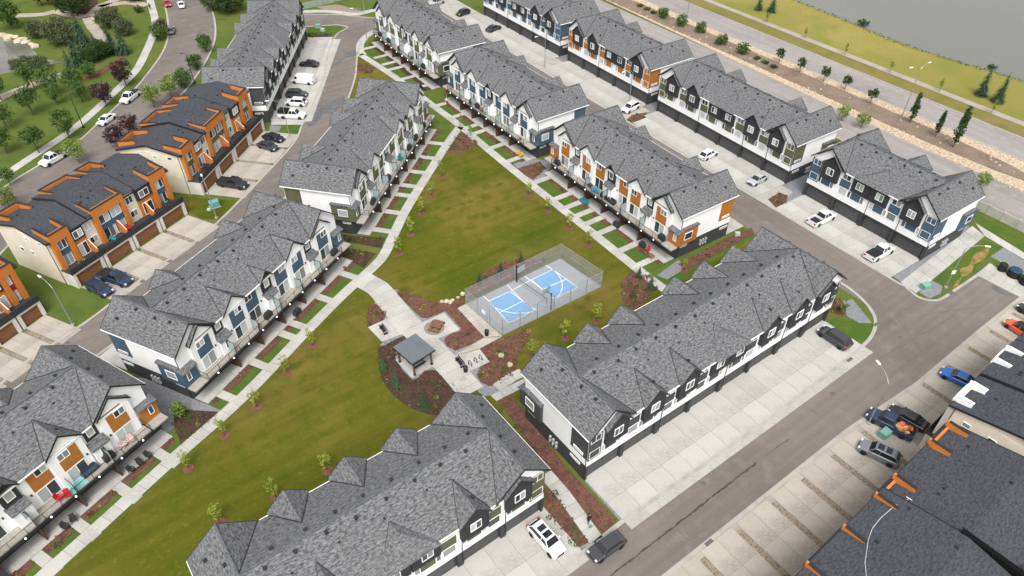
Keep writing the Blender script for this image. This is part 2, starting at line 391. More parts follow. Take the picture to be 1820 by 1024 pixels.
        for i, (xc, ty) in enumerate(zip(centres, types)):
            fl = 1 if i % 2 == 0 else -1
            if ty == 'g':
                b = MB(); b.prism_y([(xc-1.95,2.82),(xc+1.95,2.82),(xc+1.95,Z_EAVE-.1),(xc,10.05),(xc-1.95,Z_EAVE-.1)], ym, .1)
                b.build('gabled_bay', M['white'], root); yy = ym
                dormer(xc, 2.2, 10.25, -.62)
            else:
                yy = 0.0
            # accent panel with the bedroom window set into its upper corner
            wx = xc - fl*.45
            panel(root, xc-1.15, xc+1.15, yy-.001, 5.05, 6.75, A)
            q0, q1 = sorted((wx+fl*.70, xc+fl*1.15)); panel(root, q0, q1, yy-.001, 6.752, 7.75, A)
            window(root, wx, yy-.03, 7.25, 1.36, 1.05, 2)
            window(root, xc, yy-.03, 3.92, 2.2, 2.1, 2, name='patio_door')
            b = MB(); b.box(xc+fl*1.55-.07, xc+fl*1.55+.07, yy-.16, yy, 5.0, 5.25); b.build('wall_light', M['trimb'], root)
            # ground-floor entry below the deck
            panel(root, xc-.45, xc+.45, .0, .08, 2.2, M['trimb'], name='entry_door', t=.05)
            window(root, xc+fl*1.4, -.01, 1.3, 1.1, 1.2, 1)
        for j, xs in enumerate(sheds):
            mid = (j == len(sheds)//2)
            b = MB(); b.box(xs-1.0, xs+1.0, -.75, .0, 2.82, 5.3); b.build('stair_bay', M['white'], root)
            b = MB(); b.prism_x([(-1.0,5.28),(.12,6.0),(.12,5.84),(-1.0,5.12)], xs-1.12, xs+1.12); b.build('lean_to_roof', M['roof'], root, uv=True)
            window(root, xs, -.78, 4.2, .62, 1.5, 1)
            panel(root, xs-.8, xs+.8, -.001, 6.05, 8.1, M['dark'])
            window(root, xs, -.08, 7.2, .9, 1.2, 1)
            if mid:
                b = MB(); b.prism_y([(xs-.95,6.1),(xs+.95,6.1),(xs+.95,Z_EAVE),(xs,9.35),(xs-.95,Z_EAVE)], -.25, .3); b.build('dormer_face', M['dark'], root)
                window(root, xs, -.28, 7.3, .95, 1.3, 1); dormer(xs, 1.25, 9.6, -.65, ze=Z_EAVE)
        # railing, partitions, posts, lights
        r = MB(); r.bar((px0,-1.95,3.88),(px1,-1.95,3.88),.03); r.bar((px0,-1.95,2.98),(px1,-1.95,2.98),.02)
        k = int((px1-px0)/.16)
        for i in range(k+1):
            x = px0 + (px1-px0)*i/k; r.bar((x,-1.95,2.98),(x,-1.95,3.88),.008, k=3)
        k = int((px1-px0)/1.9)
        for i in range(k+1):
            x = px0 + (px1-px0)*i/k; r.bar((x,-1.95,2.7),(x,-1.95,3.9),.035)
        for x in (px0, px1):
            r.bar((x,-1.95,3.88),(x,-.05,3.88),.03); r.bar((x,-1.95,2.98),(x,-.05,2.98),.02)
            for q in range(12): r.bar((x,-1.9+q*.16,2.98),(x,-1.9+q*.16,3.88),.008,k=3)
        r.build('railing', M['rail'], root)
        parts = [(centres[i]+centres[i+1])/2 for i in range(len(centres)-1)]
        for x in parts:
            b = MB(); b.box(x-.03,x+.03,-1.85,-.8,2.9,4.65); sp = b.build('privacy_screen', M['screen'], root)
            f = MB()
            for yy in (-1.9,-.78): f.bar((x,yy,2.8),(x,yy,4.75),.04)
            f.bar((x,-1.9,4.72),(x,-.78,4.72),.04); f.bar((x,-1.9,3.8),(x,-.78,3.8),.025); f.build('screen_frame', M['rail'], sp)
            b = MB(); b.box(x-.08,x+.08,-1.9,-.05,0,2.42); b.build('partition_wall', M['wood'], root)
        k = max(2, int((px1-px0)/2.75))
        for i in range(k):
            x = px0 + (px1-px0)*(i+.5)/k; link('deck_light', globe_mesh(), root, (x, -2.1, 2.72))
    # corner bays on the courtyard end of every row
    def corner(x0, x1, ya, yb_, front):
        c = MB(); c.box(x0, x1, ya, yb_, 2.9, 5.55); c.build('corner_bay', A, root)
        if front: poly = [(ya-.35,5.55),(ya+1.4,6.15),(ya+1.4,5.99),(ya-.35,5.39)]
        c = MB()
        if front:
            xa, xb = (x0-.12, x1+.12)
            c.prism_x([(ya-.3,5.5),(ya+1.1,6.05),(yb_+.1,6.05),(yb_+.1,5.75),(ya+1.1,5.75),(ya-.3,5.3)], xa, xb)
        else:
            c.prism_x([(yb_+.3,5.5),(yb_-1.1,6.05),(ya-.1,6.05),(ya-.1,5.75),(yb_-1.1,5.75),(yb_+.3,5.3)], x0-.12, x1+.12)
        c.build('lean_to_roof', M['roof'], root, uv=True)
    dk = 0 if vis == 'deck' else 1                  # which long side carries the decks
    for side, ok in ((0, endL), (1, endR)):
        sg = -1 if side == 0 else 1; X = 0 if side == 0 else L
        rz = R(-90) if side == 0 else R(90)
        x0, x1 = (-.45, 1.75) if side == 0 else (L-1.75, L+.45)
        if dk == 0:
            corner(x0, x1, -.55, 3.6, True)
            window(root, (x0+x1)/2+sg*.25, -.58, 4.4, .65, 1.35, 1)
            window(root, X+sg*.48, 1.55, 4.45, 1.7, 1.35, 1, rz)
            c = MB(); c.box(x0, x1, -1.9, -.55, 2.68, 2.9); c.build('porch_roof', M['deck'], root)
            window(root, X-sg*2.55, -.03, 6.6, .55, 1.2, 1)
            yg0, yg1 = D-2.9, D-.1; yw = D-1.5
        else:
            corner(x0, x1, D-3.6, D+.55, False)
            window(root, X+sg*.48, D-1.55, 4.45, 1.7, 1.35, 1, rz)
            yg0, yg1 = .02, 2.9; yw = 1.5
        if ok:
            side_panel(root, X, yg0, yg1, 4.0, 7.9, A, sg)
            window(root, X+sg*.10, yw, 4.55, 1.7, .42, 1, rz)
            window(root, X+sg*.0, yw+(.3 if dk==0 else .5), 2.15, 1.8, .38, 1, rz)
            window(root, X+sg*.0, (1.4 if dk==0 else D-1.4), 2.2, 1.5, .38, 1, rz)
            for q in range(6):
                b = MB(); b.box(-.14,.14,-.12,.12,-.2,.2); b.build('utility_meter', M['meter'], root, (X+sg*.12, D*.45+(q%3)*.6, .9+(q//3)*.7))
            b = MB(); b.bar((X+sg*.06,.12,.2),(X+sg*.06,.12,8.1),.05); b.build('downspout', M['trimb'], root)
    # back side gables (seen as roof only) -------------------------
    for xc in (back if back is not None else [c for c, t in list(zip(centres, types))[1:-1] if t == 'g']):
        b = MB(); b.prism_y([(xc-1.8,4.0),(xc+1.8,4.0),(xc+1.8,Z_EAVE-.1),(xc,10.0),(xc-1.8,Z_EAVE-.1)], D-.1, D+.45)
        b.build('gabled_bay', M['white'] if vis == 'garage' else M['dark'], root)
        dormer(xc, 2.15, 10.2, -.85, front=False)
        window(root, xc, D+.48, 7.1, 1.35, 1.3, 2, R(180))
    for i in range(n):
        window(root, (i+.5)*w_, D+.03, 4.5, 2.0, 1.5, 2, R(180))
    for i in range(n if vis == 'deck' else 0):
        link('garage_door', door_mesh(w_-1.0, 2.35, M['door']), root, ((i+.5)*w_, D-.04, .02), R(180))
    rb.build('roof', M['roof'], root, uv=True)
    rc = MB(); rc.bar((er+.3,D/2,Z_RIDGE+.0),(L-er-.3,D/2,Z_RIDGE+.0),.13); rc.build('ridge_cap', M['roofcap'], root)
    for xr in (er, L-er):
        rc = MB(); rc.bar((xr,ye,Z_RIDGE),(xr,yb,Z_RIDGE),.12); rc.build('ridge_cap', M['roofcap'], root)
    vl.build('valley_flashing', M['trimb'], root)
    gt = MB()
    for y in (ye-.05, yb+.05):
        gt.box(ef+.2, L-ef-.2, y-.05, y+.05, Z_EAVE-.2, Z_EAVE-.03)
    for x in (-OV, L+OV):
        gt.box(x-.06, x+.06, ye, yb, Z_EAVE-.2, Z_EAVE-.03)
    gt.build('gutter', M['trimw'], root)
    # vents
    def mz(y): return Z_EAVE + (min(y, D-y) + OV)*s1
    nv = int(L/2.0)
    for i in range(nv):
        x = er+1.2 + (L-2*er-2.4)*(i+.5)/nv + rg.uniform(-.2,.2)
        y = D/2 + (.9 if i % 2 else -.75) + rg.uniform(-.15,.15)
        v = link('roof_vent', vent_mesh(), root, (x, y, mz(y)+.02), rg.uniform(-.1,.1))
        if i % 3 == 1:
            y2 = D/2 - 2.2 + rg.uniform(-.3,.3); v = link('roof_vent', vent_mesh(), root, (x+.6, y2, mz(y2)+.0)); v.scale = (.55,.55,.8)
    for i, (xc, ty) in enumerate(zip(centres, types)):
        if ty == 'g' and 0 < i < len(centres)-1:
            link('roof_vent', vent_mesh(), root, (xc+.75, 1.0, 10.2-.75*(1.95/1.98)+.03))
    for xr, s in ((er, -1), (L-er, 1)):
        for y in (2.2, 4.6, 7.9, 10.2):
            dx = rg.uniform(.5, .7) if y < 9 else 2.0
            link('roof_vent', vent_mesh(), root, (xr+s*dx, y, Z_RIDGE-dx*(Z_RIDGE-Z_EAVE)/(er+OV)+.02))
    return root
M['meter'] = mat('meter_grey', (.42,.43,.44), .5)

def spots(n, L, vis):
    w_ = L/n
    if vis == 'garage':
        h = (n+1)//2
        return [i*w_ + (w_-1.85 if i < h else 1.85) for i in range(n)]
    k = L/33.0
    if n == 6: return [c*k for c in (4.0,10.1,13.4,19.6,22.9,29.0)]
    return [c*(L/38.6) for c in (4.0,10.1,13.4,19.4,22.8,28.6,34.6)]
def row(label, O, ang, n, L, acc, vis, types, seed, D=11.8, right=False, z0=0.0, **k):
    O = Vector((O[0], O[1], 0))
    if right: O = O - d2(ang)*L
    c = spots(n, L, vis)
    sh = ()
    if vis == 'deck': sh = [(c[0]+c[1])/2, (c[2]+c[3])/2, (c[4]+c[5])/2] + ([(c[5]+c[6])/2+.2] if n == 7 else [])
    return townhouse(label, O, ang, L, D, acc, vis, c, types, n=n, sheds=sh, seed=seed, z0=z0, **k)
ROWS = {}
ROWS['S1'] = row('longest townhouse row with charcoal bays, its concrete driveway facing the tan driveways', (8.6,48.5), 36.1, 8, 46.6, 'grey', 'garage', 'gggffggg', 1, back=[10.3,16.1,25.9,31.7,37.8])
ROWS['S2'] = row('townhouse row with olive panels and white SUV parked at its garages', (3.5,44.5), 36.6, 6, 33.5, 'olive', 'garage', 'ggffgg', 2, right=True, back=[9.9,16.6,22.9])
ROWS['N4'] = row('four unit townhouse row with blue panels and two white pickups at its garages', (66.4,90.2), -55.8, 4, 23.4, 'blue', 'garage', 'gffg', 3, right=True, back=[12.3])
ROWS['N3'] = row('townhouse row with olive panels backing onto the wide road', (51.2,113.2), -56.2, 6, 35.4, 'olive', 'garage', 'ggffgg', 4, right=True)
ROWS['N2'] = row('five unit townhouse row with orange panels backing onto the wide road', (29.8,145.5), -56.0, 5, 28.8, 'orange', 'garage', 'ggffg', 5, right=True)
ROWS['N1'] = row('blue panelled townhouse row farthest along the wide road, past the orange panelled row', (11.8,171.9), -55.5, 6, 34.8, 'blue', 'garage', 'ggffgg', 6, right=True)
ROWS['C3'] = row('townhouse row with orange panels and balconies beside the sports court lawn', (26.6,90.6), -56.2, 6, 33.6, 'orange', 'deck', 'ggffgg', 7, right=True)
ROWS['C2'] = row('townhouse row with blue panels and balconies, red parasol at its deck', (4.9,122.6), -55.6, 6, 33.0, 'blue', 'deck', 'ggffgg', 8, right=True)
ROWS['C1'] = row('townhouse row with olive panels and balconies by the stepped garden paths', (-16.4,154.4), -56.6, 6, 33.4, 'olive', 'deck', 'ggffgg', 9, right=True)
ROWS['W3'] = row('townhouse row with slate blue panels and beige balconies facing the lawn', (-41.9,61.0), 65.2, 6, 33.4, 'blue', 'deck', 'ggffgg', 10)
ROWS['W2'] = row('seven unit townhouse row with olive panels facing the lawn', (-26.5,97.4), 77.2, 7, 38.6, 'olive', 'deck', 'ggffggg', 11)
ROWS['W4'] = row('townhouse row with orange panels and red chairs on its balcony', (-44.3,56.3), 59.8, 6, 33.4, 'orange', 'deck', 'ggffgg', 12, right=True)
ROWS['W1'] = row('townhouse row with dark bays and a white van at its garages', (-51.4,137.4), 92.6, 8, 45.6, 'grey', 'garage', 'gggffggg', 13)
# ---------------------------------------------------------------- ground, streets, paths
def sheet(name, pts, z, m, kind='structure', z0=None):
    b = MB(); n = len(pts)
    if z0 is None: b.add([(p[0],p[1],z) for p in pts], [tuple(range(n))])
    else: b.prism_z(pts, z0, z)
    o = b.build(name, m); return tag(o, kind=kind) if kind else o
def offs(pts, d):
    """polyline offset to the right by d (plan view)"""
    r = []
    for i, p in enumerate(pts):
        a = pts[max(0,i-1)]; c = pts[min(len(pts)-1,i+1)]; t = Vector((c[0]-a[0], c[1]-a[1], 0)).normalized()
        r.append(Vector((p[0]+t.y*d, p[1]-t.x*d, 0)))
    return r
def smooth(pts, k=4):
    """Catmull-Rom through the points"""
    pts = [Vector((p[0],p[1],0)) for p in pts]; r = []
    for i in range(len(pts)-1):
        p0, p1, p2, p3 = pts[max(0,i-1)], pts[i], pts[i+1], pts[min(len(pts)-1,i+2)]
        for j in range(k):
            t = j/k; r.append(.5*((2*p1)+(p2-p0)*t+(2*p0-5*p1+4*p2-p3)*t*t+(3*p1-p0-3*p2+p3)*t**3))
    r.append(pts[-1]); return r
def resample(pts, step):
    r = [pts[0].copy()]; acc = 0.0
    for a, b in zip(pts, pts[1:]):
        L_ = (b-a).length; d = step - acc
        while d <= L_: r.append(a + (b-a)*(d/L_)); d += step
        acc = L_ - (d - step)
    if (r[-1]-pts[-1]).length > step*.4: r.append(pts[-1].copy())
    return r
def ribbon(name, pts, w_, z, m, z0=None, kind='structure', parent=None):
    a, c = offs(pts, -w_/2), offs(pts, w_/2); b = MB()
    n = len(pts)
    if z0 is None:
        b.add([(*p[:2],z) for p in a]+[(*p[:2],z) for p in c], [(i,i+n,i+n+1,i+1) for i in range(n-1)])
    else:
        b.add([(*p[:2],z) for p in a]+[(*p[:2],z) for p in c]+[(*p[:2],z0) for p in a]+[(*p[:2],z0) for p in c],
              [(i,i+n,i+n+1,i+1) for i in range(n-1)]+[(i,i+1,i+1+2*n,i+2*n) for i in range(n-1)]+[(i+n,i+3*n,i+3*n+1,i+n+1) for i in range(n-1)]+[(0,2*n,3*n,n),(n-1,2*n-1,4*n-1,3*n-1)])
    o = b.build(name, m, parent)
    return tag(o, kind=kind) if kind and not parent else o
def walk(pts, w_, slab=1.5, m=None, name='sidewalk', z=.07):
    """a walkway: a bed with single concrete slabs on it"""
    m = m or M['concrete']; pts = resample(pts, slab)
    root = ribbon(name, pts, w_, z-.03, M['joint'])
    a, c = offs(pts, -w_/2+.01), offs(pts, w_/2-.01)
    for i in range(len(pts)-1):
        q = [a[i].lerp(a[i+1],.015), c[i].lerp(c[i+1],.015), c[i].lerp(c[i+1],.985), a[i].lerp(a[i+1],.985)]
        b = MB(); b.prism_z([(p.x,p.y) for p in q], z-.028, z); b.build('slab', m, root)
    return root
def grid(name, O, ang, x0, x1, y0, y1, nx, ny, m, z=.06, bed=None):
    """a concrete field in a row's own axes, poured in nx by ny slabs"""
    root = empty(name, (0,0,0)); 
    b = MB(); b.box(x0, x1, y0, y1, .012, z-.03)
    bpy.data.objects.remove(root)
    root = b.build(name, M['joint'], None, (O[0],O[1],0)); root.rotation_euler = (0,0,R(ang)); tag(root, kind='structure')
    dx, dy = (x1-x0)/nx, (y1-y0)/ny; gp_ = .016
    b = MB(); b.box(-dx/2+gp_, dx/2-gp_, -dy/2+gp_, dy/2-gp_, z-.028, z); me = b.mesh('slab', m)
    for i in range(nx):
        for j in range(ny): link('slab', me, root, (x0+(i+.5)*dx, y0+(j+.5)*dy, rnd.uniform(-.004,.004)))
    return root
NV, UV_ = d2(34), d2(-56)
def nt_(n, t): return NV*n + UV_*t
def strip(name, n0, n1, t0, t1, z, m, k=1, f0=None, f1=None):
    a, c = [], []
    for i in range(k+1):
        t = t0+(t1-t0)*i/k
        a.append(nt_(f0(t) if f0 else n0, t)); c.append(nt_(f1(t) if f1 else n1, t))
    return sheet(name, a + c[::-1], z, m)
def cv(pts, ox, oy, s): return [(x/s+ox, y/s+oy) for x, y in pts]

# base
b = MB(); b.add([(-1600,-300,0),(1600,-300,0),(1600,3000,0),(-1600,3000,0)], [(0,1,2,3)]); tag(b.build('ground', M['grass']), kind='structure')
# courtyard lawn
sheet('lawn', gs([(0,1090),(640,500),(690,440),(800,238),(815,222),(910,301),(1185,515),(1345,415),(1480,470),(900,720),(700,1090)]), .006, M['lawn'])
# ---- west lane
WL = smooth(gs([(-60,735),(0,684),(47,643),(117,597),(180,553),(271,481),(305,458),(350,428),(397,386),(425,358),(455,328),(521,256),(538,220),(556,185),(575,140),(582,100),(592,72)]))
WLr = offs(WL, 7.4)
sheet('lane', WL + WLr[::-1], .018, M['asphalt'])
sheet('lane', gs([(505,24),(600,26),(635,29),(690,33),(680,45),(660,58),(641,76),(634,90),(588,88),(592,72),(600,60),(617,50),(600,45),(575,46),(505,49)]), .014, M['asphalt'])
ribbon('kerb', WL, .42, .075, M['kerb'], 0.0)
ribbon('kerb', WLr[8:], .42, .075, M['kerb'], 0.0)
ribbon('kerb', smooth(gs([(592,72),(600,60),(614,52),(617,48),(600,44.5),(575,46),(530,48)])), .4, .08, M['kerb'], 0.0)
walk(smooth(gs([(528,21.5),(580,20.5),(634,26),(650,22),(672,17)])), 2.2, 2.0)
ribbon('kerb', smooth(gs([(528,25),(600,26.5),(635,30),(662,32),(675,32)])), .4, .08, M['kerb'], 0.0)
walk(smooth(gs([(668,55),(652,64),(641,78),(640,92),(646,98)])), 2.0, 1.6)
# ---- lanes in the north east and south east
strip('apron_base', 84.5, 105.6, -190, -62, .009, M['kerb'])
strip('apron_base', 96.0, 105.0, -62, -38, .009, M['kerb'])
strip('lane', 89.0, 97.4, -190, -34, .018, M['asphn'])
sheet('lane', gs([(880,1105),(1105,928),(1365,747),(1525,622),(1545,603),(1556,578),(1551,556),(1532,532),(1505,510),(1440,470),(1560,480),(1600,503),(1612,514),(1630,526),(1652,533),(1672,531),(1700,513),(1736,490),(1813,529),(1740,589),(1630,682),(1502,768),(1300,930),(1182,1024),(1080,1105)]), .022, M['asphalt'])
KS = gs([(880,1105),(1105,928),(1365,747),(1500,644),(1525,622)])
ribbon('kerb', KS[:-1] + smooth(gs([(1525,622),(1546,602),(1556,578),(1551,556),(1532,532),(1505,510),(1470,489)])), .5, .07, M['kerb'], 0.0)
KE = gs([(1080,1105),(1182,1024),(1300,930),(1502,768),(1630,682),(1740,589),(1815,529),(1860,492)])
ribbon('kerb', KE, .5, .07, M['kerb'], 0.0)
ribbon('kerb', [nt_(97.5,t) for t in (-190,-120,-60,-36)] + smooth(gs([(1606,507),(1630,527),(1652,534),(1672,532),(1700,514),(1737,489),(1760,470)])), .45, .07, M['kerb'], 0.0)
ribbon('kerb', [nt_(88.9,t) for t in (-190,-120,-62)], .45, .07, M['kerb'], 0.0)
# tar seam and patches
def wob(a, c, n, amp, wlo, whi, z, m, name='tar_seam'):
    a, c = Vector(a), Vector(c); t = (c-a).normalized(); q = Vector((t.y,-t.x,0)); L_, R_ = [], []
    for i in range(n+1):
        p = a.lerp(c, i/n) + q*rnd.uniform(-amp,amp); w_ = rnd.uniform(wlo,whi)*(.35 if i in (0,n) else 1)
        L_.append(p-q*w_/2); R_.append(p+q*w_/2)
    return sheet(name, L_+R_[::-1], z, m)
wob(g(1080,1028), g(1345,822), 60, .06, .08, .30, .027, M['tar'])
wob(g(1360,811), g(1404,779), 12, .05, .05, .12, .027, M['tar'])
sheet('asphalt_patch', smooth(gs([(584,117),(612,103),(612,94),(632,88),(632,80),(635,92),(632,100),(615,103),(606,110),(590,122),(583,122),(582,119)]),2), .023, M['patch'])
sheet('asphalt_patch', smooth(gs([(553,205),(565,185),(573,192),(590,180),(612,170),(610,182),(596,200),(575,203),(560,222),(545,224)]),2), .023, M['patch'])
sheet('oil_stain', smooth(gs([(1762,508),(1772,509),(1790,521),(1802,524),(1797,528),(1780,523),(1765,515),(1762,511)]),2), .027, M['patch'])
# ---- driveways at the townhouse rows
def apron(key, nx, y0, y1, ny=2, x0=.1, x1=None, m=None):
    r = ROWS[key]; L_ = ROWLEN[key]
    return grid('driveway', r.location, math.degrees(r.rotation_euler.z), x0, (x1 or L_-.1), y0, y1, nx, ny, m or M['concrete'])
ROWLEN = dict(S1=46.6,S2=33.5,N4=23.4,N3=35.4,N2=28.8,N1=34.8,C3=33.6,C2=33,C1=33.4,W3=33.4,W2=38.6,W4=33.4,W1=45.6)
apron('S1', 16, -7.9, .35); apron('S2', 12, -7.6, .35, x1=33.9)
for k, nx in (('N4',8),('N3',12),('N2',10),('N1',12)): apron(k, nx, -7.75, .35)
for k, nx in (('C3',12),('C2',12),('C1',12)): apron(k, nx, 11.9, 16.3)
apron('W3', 12, 11.9, 17.6); apron('W2', 14, 11.9, 16.8); apron('W4', 12, 11.9, 17.6)
sheet('driveway', gs([(481,222),(543,73),(592,73),(581,100),(574,140),(555,185),(537,222)]), .03, M['concrete'])
apron('W1', 16, -8.6, .35, 3)
# ---- strips of the wide road beside the lake (n,t axes)
T0, T1 = -420, 60
M['path0'] = mat('lake_path', (.33,.29,.255), .95, [(.3, 4, (.27,.24,.21), .4, .7)])
strip('highway', 128.7, 140.6, T0, T1, .010, M['hwy'])
strip('rock_strip', 0, 0, T0, T1, .030, M['rock'], 24, lambda t: 139.2 + .045*max(-90,(-60-t))*.6 if t < -40 else 140.2, lambda t: 151.1)
strip('median_soil', 0, 0, T0, -33, .036, M['soil'], 30, lambda t: 142.3 if t < -60 else 142.3+2.8*((t+60)/27)**2, lambda t: 148.6 if t < -60 else 148.6-3.4*((t+60)/27)**2)
strip('highway', 151.3, 160.2, T0, T1, .010, M['hwy'])
ribbon('kerb', [nt_(160.3,t) for t in (T0,-100,T1)], .3, .1, M['kerb'], 0); ribbon('kerb', [nt_(151.2,t) for t in (T0,-100,T1)], .3, .1, M['kerb'], 0)
ribbon('kerb', [nt_(128.6,t) for t in (T0,-100,T1)], .3, .1, M['kerb'], 0)
strip('verge', 160.5, 165.6, T0, T1, .008, M['dry2'])
strip('verge', 167.6, 215.0, T0, T1, .008, M['dry'])
strip('footpath', 165.5, 167.6, T0, T1, .05, M['path0'])
for t in range(-180, 20, 6): pass
lk = [nt_(n, t) for n, t in ((200,-420),(196,-260),(190,-150),(188.0,-130),(186.2,-109),(184.6,-98),(185,-84),(187.8,-63),(190,-40),(194,0),(200,60))]
M['water'] = mat('lake_water', (.150,.150,.132), .25, [(.02, 3, (.17,.17,.15), .4, .7), (1.2, 4, (.14,.14,.126), .45, .7)], .06, spec=.3)
sheet('lake', smooth(lk) + [nt_(900,60), nt_(900,-420)], .018, M['water'])
M['worn'] = mat('worn_dry_turf', (.26,.175,.065), .95, [(.9, 5, (.12,.115,.028), .45, .6), (5, 3, (.32,.22,.1), .5, .75)], .3, spec=.05)
# ---- sports court
M['court'] = mat('grey_court', (.265,.275,.29), .8, [(.4, 3, (.245,.255,.27), .4, .7)])
M['courtb'] = mat('blue_court', (.150,.285,.455), .75, [(.5, 3, (.165,.305,.475), .4, .7)])
M['paint'] = mat('white_line_paint', (.74,.75,.76), .7)
c6 = lambda p: cv(p, 650, 440, 3.657)
CT = gs([(828,541),(996,460),(1069,510),(893,597)])
sheet('sports_court', CT, .06, M['court'], z0=0.0)
def cline(pts, w_=.1): ribbon('court_line', gs(c6(pts)), w_, .072, M['paint'])
sheet('court_paint', gs(c6([(800,350),(937,288),(985,320),(1060,380),(1085,392),(1215,340),(1190,318),(1080,213),(1215,145),(1375,262),(1222,336),(1080,412),(930,490)])), .066, M['courtb'])
sheet('court_grey', gs(c6([(945,284),(1075,214),(1195,318),(1085,386)])), .069, M['court'])
for p in ([(800,350),(937,288),(1100,408),(930,492),(800,350)], [(1078,212),(1215,145),(1378,262),(1225,336),(1078,212)], [(865,428),(1022,350)], [(1160,270),(1308,205)],
          [(920,245),(1000,330),(1060,380),(1110,408)], [(1035,190),(1190,305),(1215,330)], [(765,318),(800,350)], [(1165,115),(1215,145)], [(945,284),(1075,212)]):
    cline(p)
cline([tuple(p) for p in [(800,352),(835,390),(890,415),(960,428),(1040,428),(1085,420)]]); cline([(1215,145),(1250,175),(1275,220),(1278,265),(1262,305),(1240,330)])
# ---- plaza in the middle of the courtyard
def bed(pts, m='mulch', z=.055, name='planting_bed', sm=3):
    P = smooth(list(pts)+[pts[0]], sm)[:-1] if sm else pts
    b = MB(); b.prism_z([(p[0],p[1]) for p in P], 0.0, z); o = b.build(name, M[m]); tag(o, kind='structure'); return o, P
def slabs(name, q, nx, ny, m=None, z=.075):
    """quadrilateral field of slabs"""
    m = m or M['concrete']; root = sheet(name, q, z-.03, M['joint'], z0=0.0)
    P = lambda u, v: (q[0].lerp(q[1],u)).lerp(q[3].lerp(q[2],u), v)
    for i in range(nx):
        for j in range(ny):
            e = .012; c = [P((i+e)/nx,(j+e)/ny), P((i+1-e)/nx,(j+e)/ny), P((i+1-e)/nx,(j+1-e)/ny), P((i+e)/nx,(j+1-e)/ny)]
            b = MB(); b.prism_z([(p.x,p.y) for p in c], z-.028, z); b.build('slab', m, root)
    return root
BEDS = []
G6 = lambda p: gs(c6(p))
for pts, m in (([(60,345),(95,330),(185,435),(125,470),(60,420)],'gravel'), ([(158,283),(215,278),(330,400),(420,440),(480,420),(510,412),(560,450),(625,530),(600,555),(345,500)],'gravel'),
               ([(440,612),(500,560),(560,560),(590,660),(780,580),(785,590),(552,712)],'gravel'), ([(655,820),(760,770),(880,860),(985,790),(1005,850),(820,960),(740,945)],'gravel'),
               ([(180,735),(195,700),(300,620),(470,760),(440,800),(300,862)],'gravel'), ([(90,640),(120,612),(275,545),(290,575),(175,630)],'gravel')):
    bed(G6(pts), m, .04, 'gravel_bed', 2)
for pts, m, sm in (([(8,515),(8,430),(25,390),(60,370),(110,393),(130,430),(122,462),(60,490)],'mulch',3),
               ([(203,282),(270,290),(420,350),(520,365),(640,330),(640,352),(597,395),(690,500),(772,583),(680,635),(585,672),(525,642),(507,602),(545,565),(612,545),(620,525),(515,415),(470,435),(400,462),(360,458),(325,425),(205,310)],'mulch',1),
               ([(85,700),(78,655),(120,640),(190,600),(265,575),(270,640),(190,715),(305,862),(380,808),(460,800),(525,850),(612,935),(600,1000),(540,1075),(430,1090),(250,1020),(130,900),(90,800)],'mulchd',2),
               ([(745,660),(885,588),(1060,530),(1075,560),(1010,670),(985,720),(975,790),(930,850),(880,888),(800,903),(742,870),(722,830),(740,785),(810,745)],'mulch',1),
               ([(690,250),(760,170),(900,95),(1060,70),(1190,75),(930,215),(660,330),(640,300)],'mulch',1)):
    BEDS.append(bed(G6(pts), m, .055, 'planting_bed', sm))
MW = [g(*p) for p in c6([(-30,205),(75,262),(100,285),(250,470),(375,600),(500,730),(585,820),(690,945)])]
walk(MW, 3.6, 1.8, name='plaza_walk', z=.08)
slabs('bench_pad', G6([(15,520),(178,447),(282,548),(105,615)]), 3, 3); slabs('fire_pit_pad', G6([(350,497),(510,425),(612,535),(440,607)]), 3, 3)
slabs('pavilion_pad', G6([(192,732),(300,850),(455,765),(345,640)]), 3, 3); slabs('bike_pad', G6([(560,712),(742,662),(806,745),(655,818)]), 3, 3)
slabs('court_walk', G6([(595,397),(652,367),(888,578),(772,585)]), 2, 6, M['conc2']); slabs('court_walk', G6([(772,589),(886,581),(744,657),(565,708)]), 3, 2, M['conc2'], .071)
slabs('court_walk', G6([(812,965),(1045,843),(1090,880),(850,1000)]), 4, 1)
sheet('stepping_stone', G6([(605,870),(632,838),(672,858),(625,872)]), .088, M['conc2'])
# beds round the court and the lawn corners
for pts, m in ((gs([(1104,505),(1128,478),(1150,485),(1170,505),(1152,530),(1130,550),(1107,535)]),'mulch'),
               (gs(cv([(60,870),(100,790),(150,720),(205,645),(290,740),(375,800),(330,830),(200,885)],780,100,5.12)),'mulch'),
               (gs([(1040,640),(1060,590),(1005,630),(960,650),(1000,660)]),'mulch')):
    BEDS.append(bed(pts, m, .05))
# ---- courtyard walkways
walk(smooth(gs([(20,1075),(74,1027),(170,941),(310,814),(433,705),(540,594),(612,522),(655,483),(681,456),(702,413),(728,362),(795,256),(818,225)])), 1.75, 1.6)
walk(smooth(gs([(640,97),(700,136),(760,181),(815,222),(910,301),(1040,404),(1145,488),(1195,524)])), 1.7, 1.6)
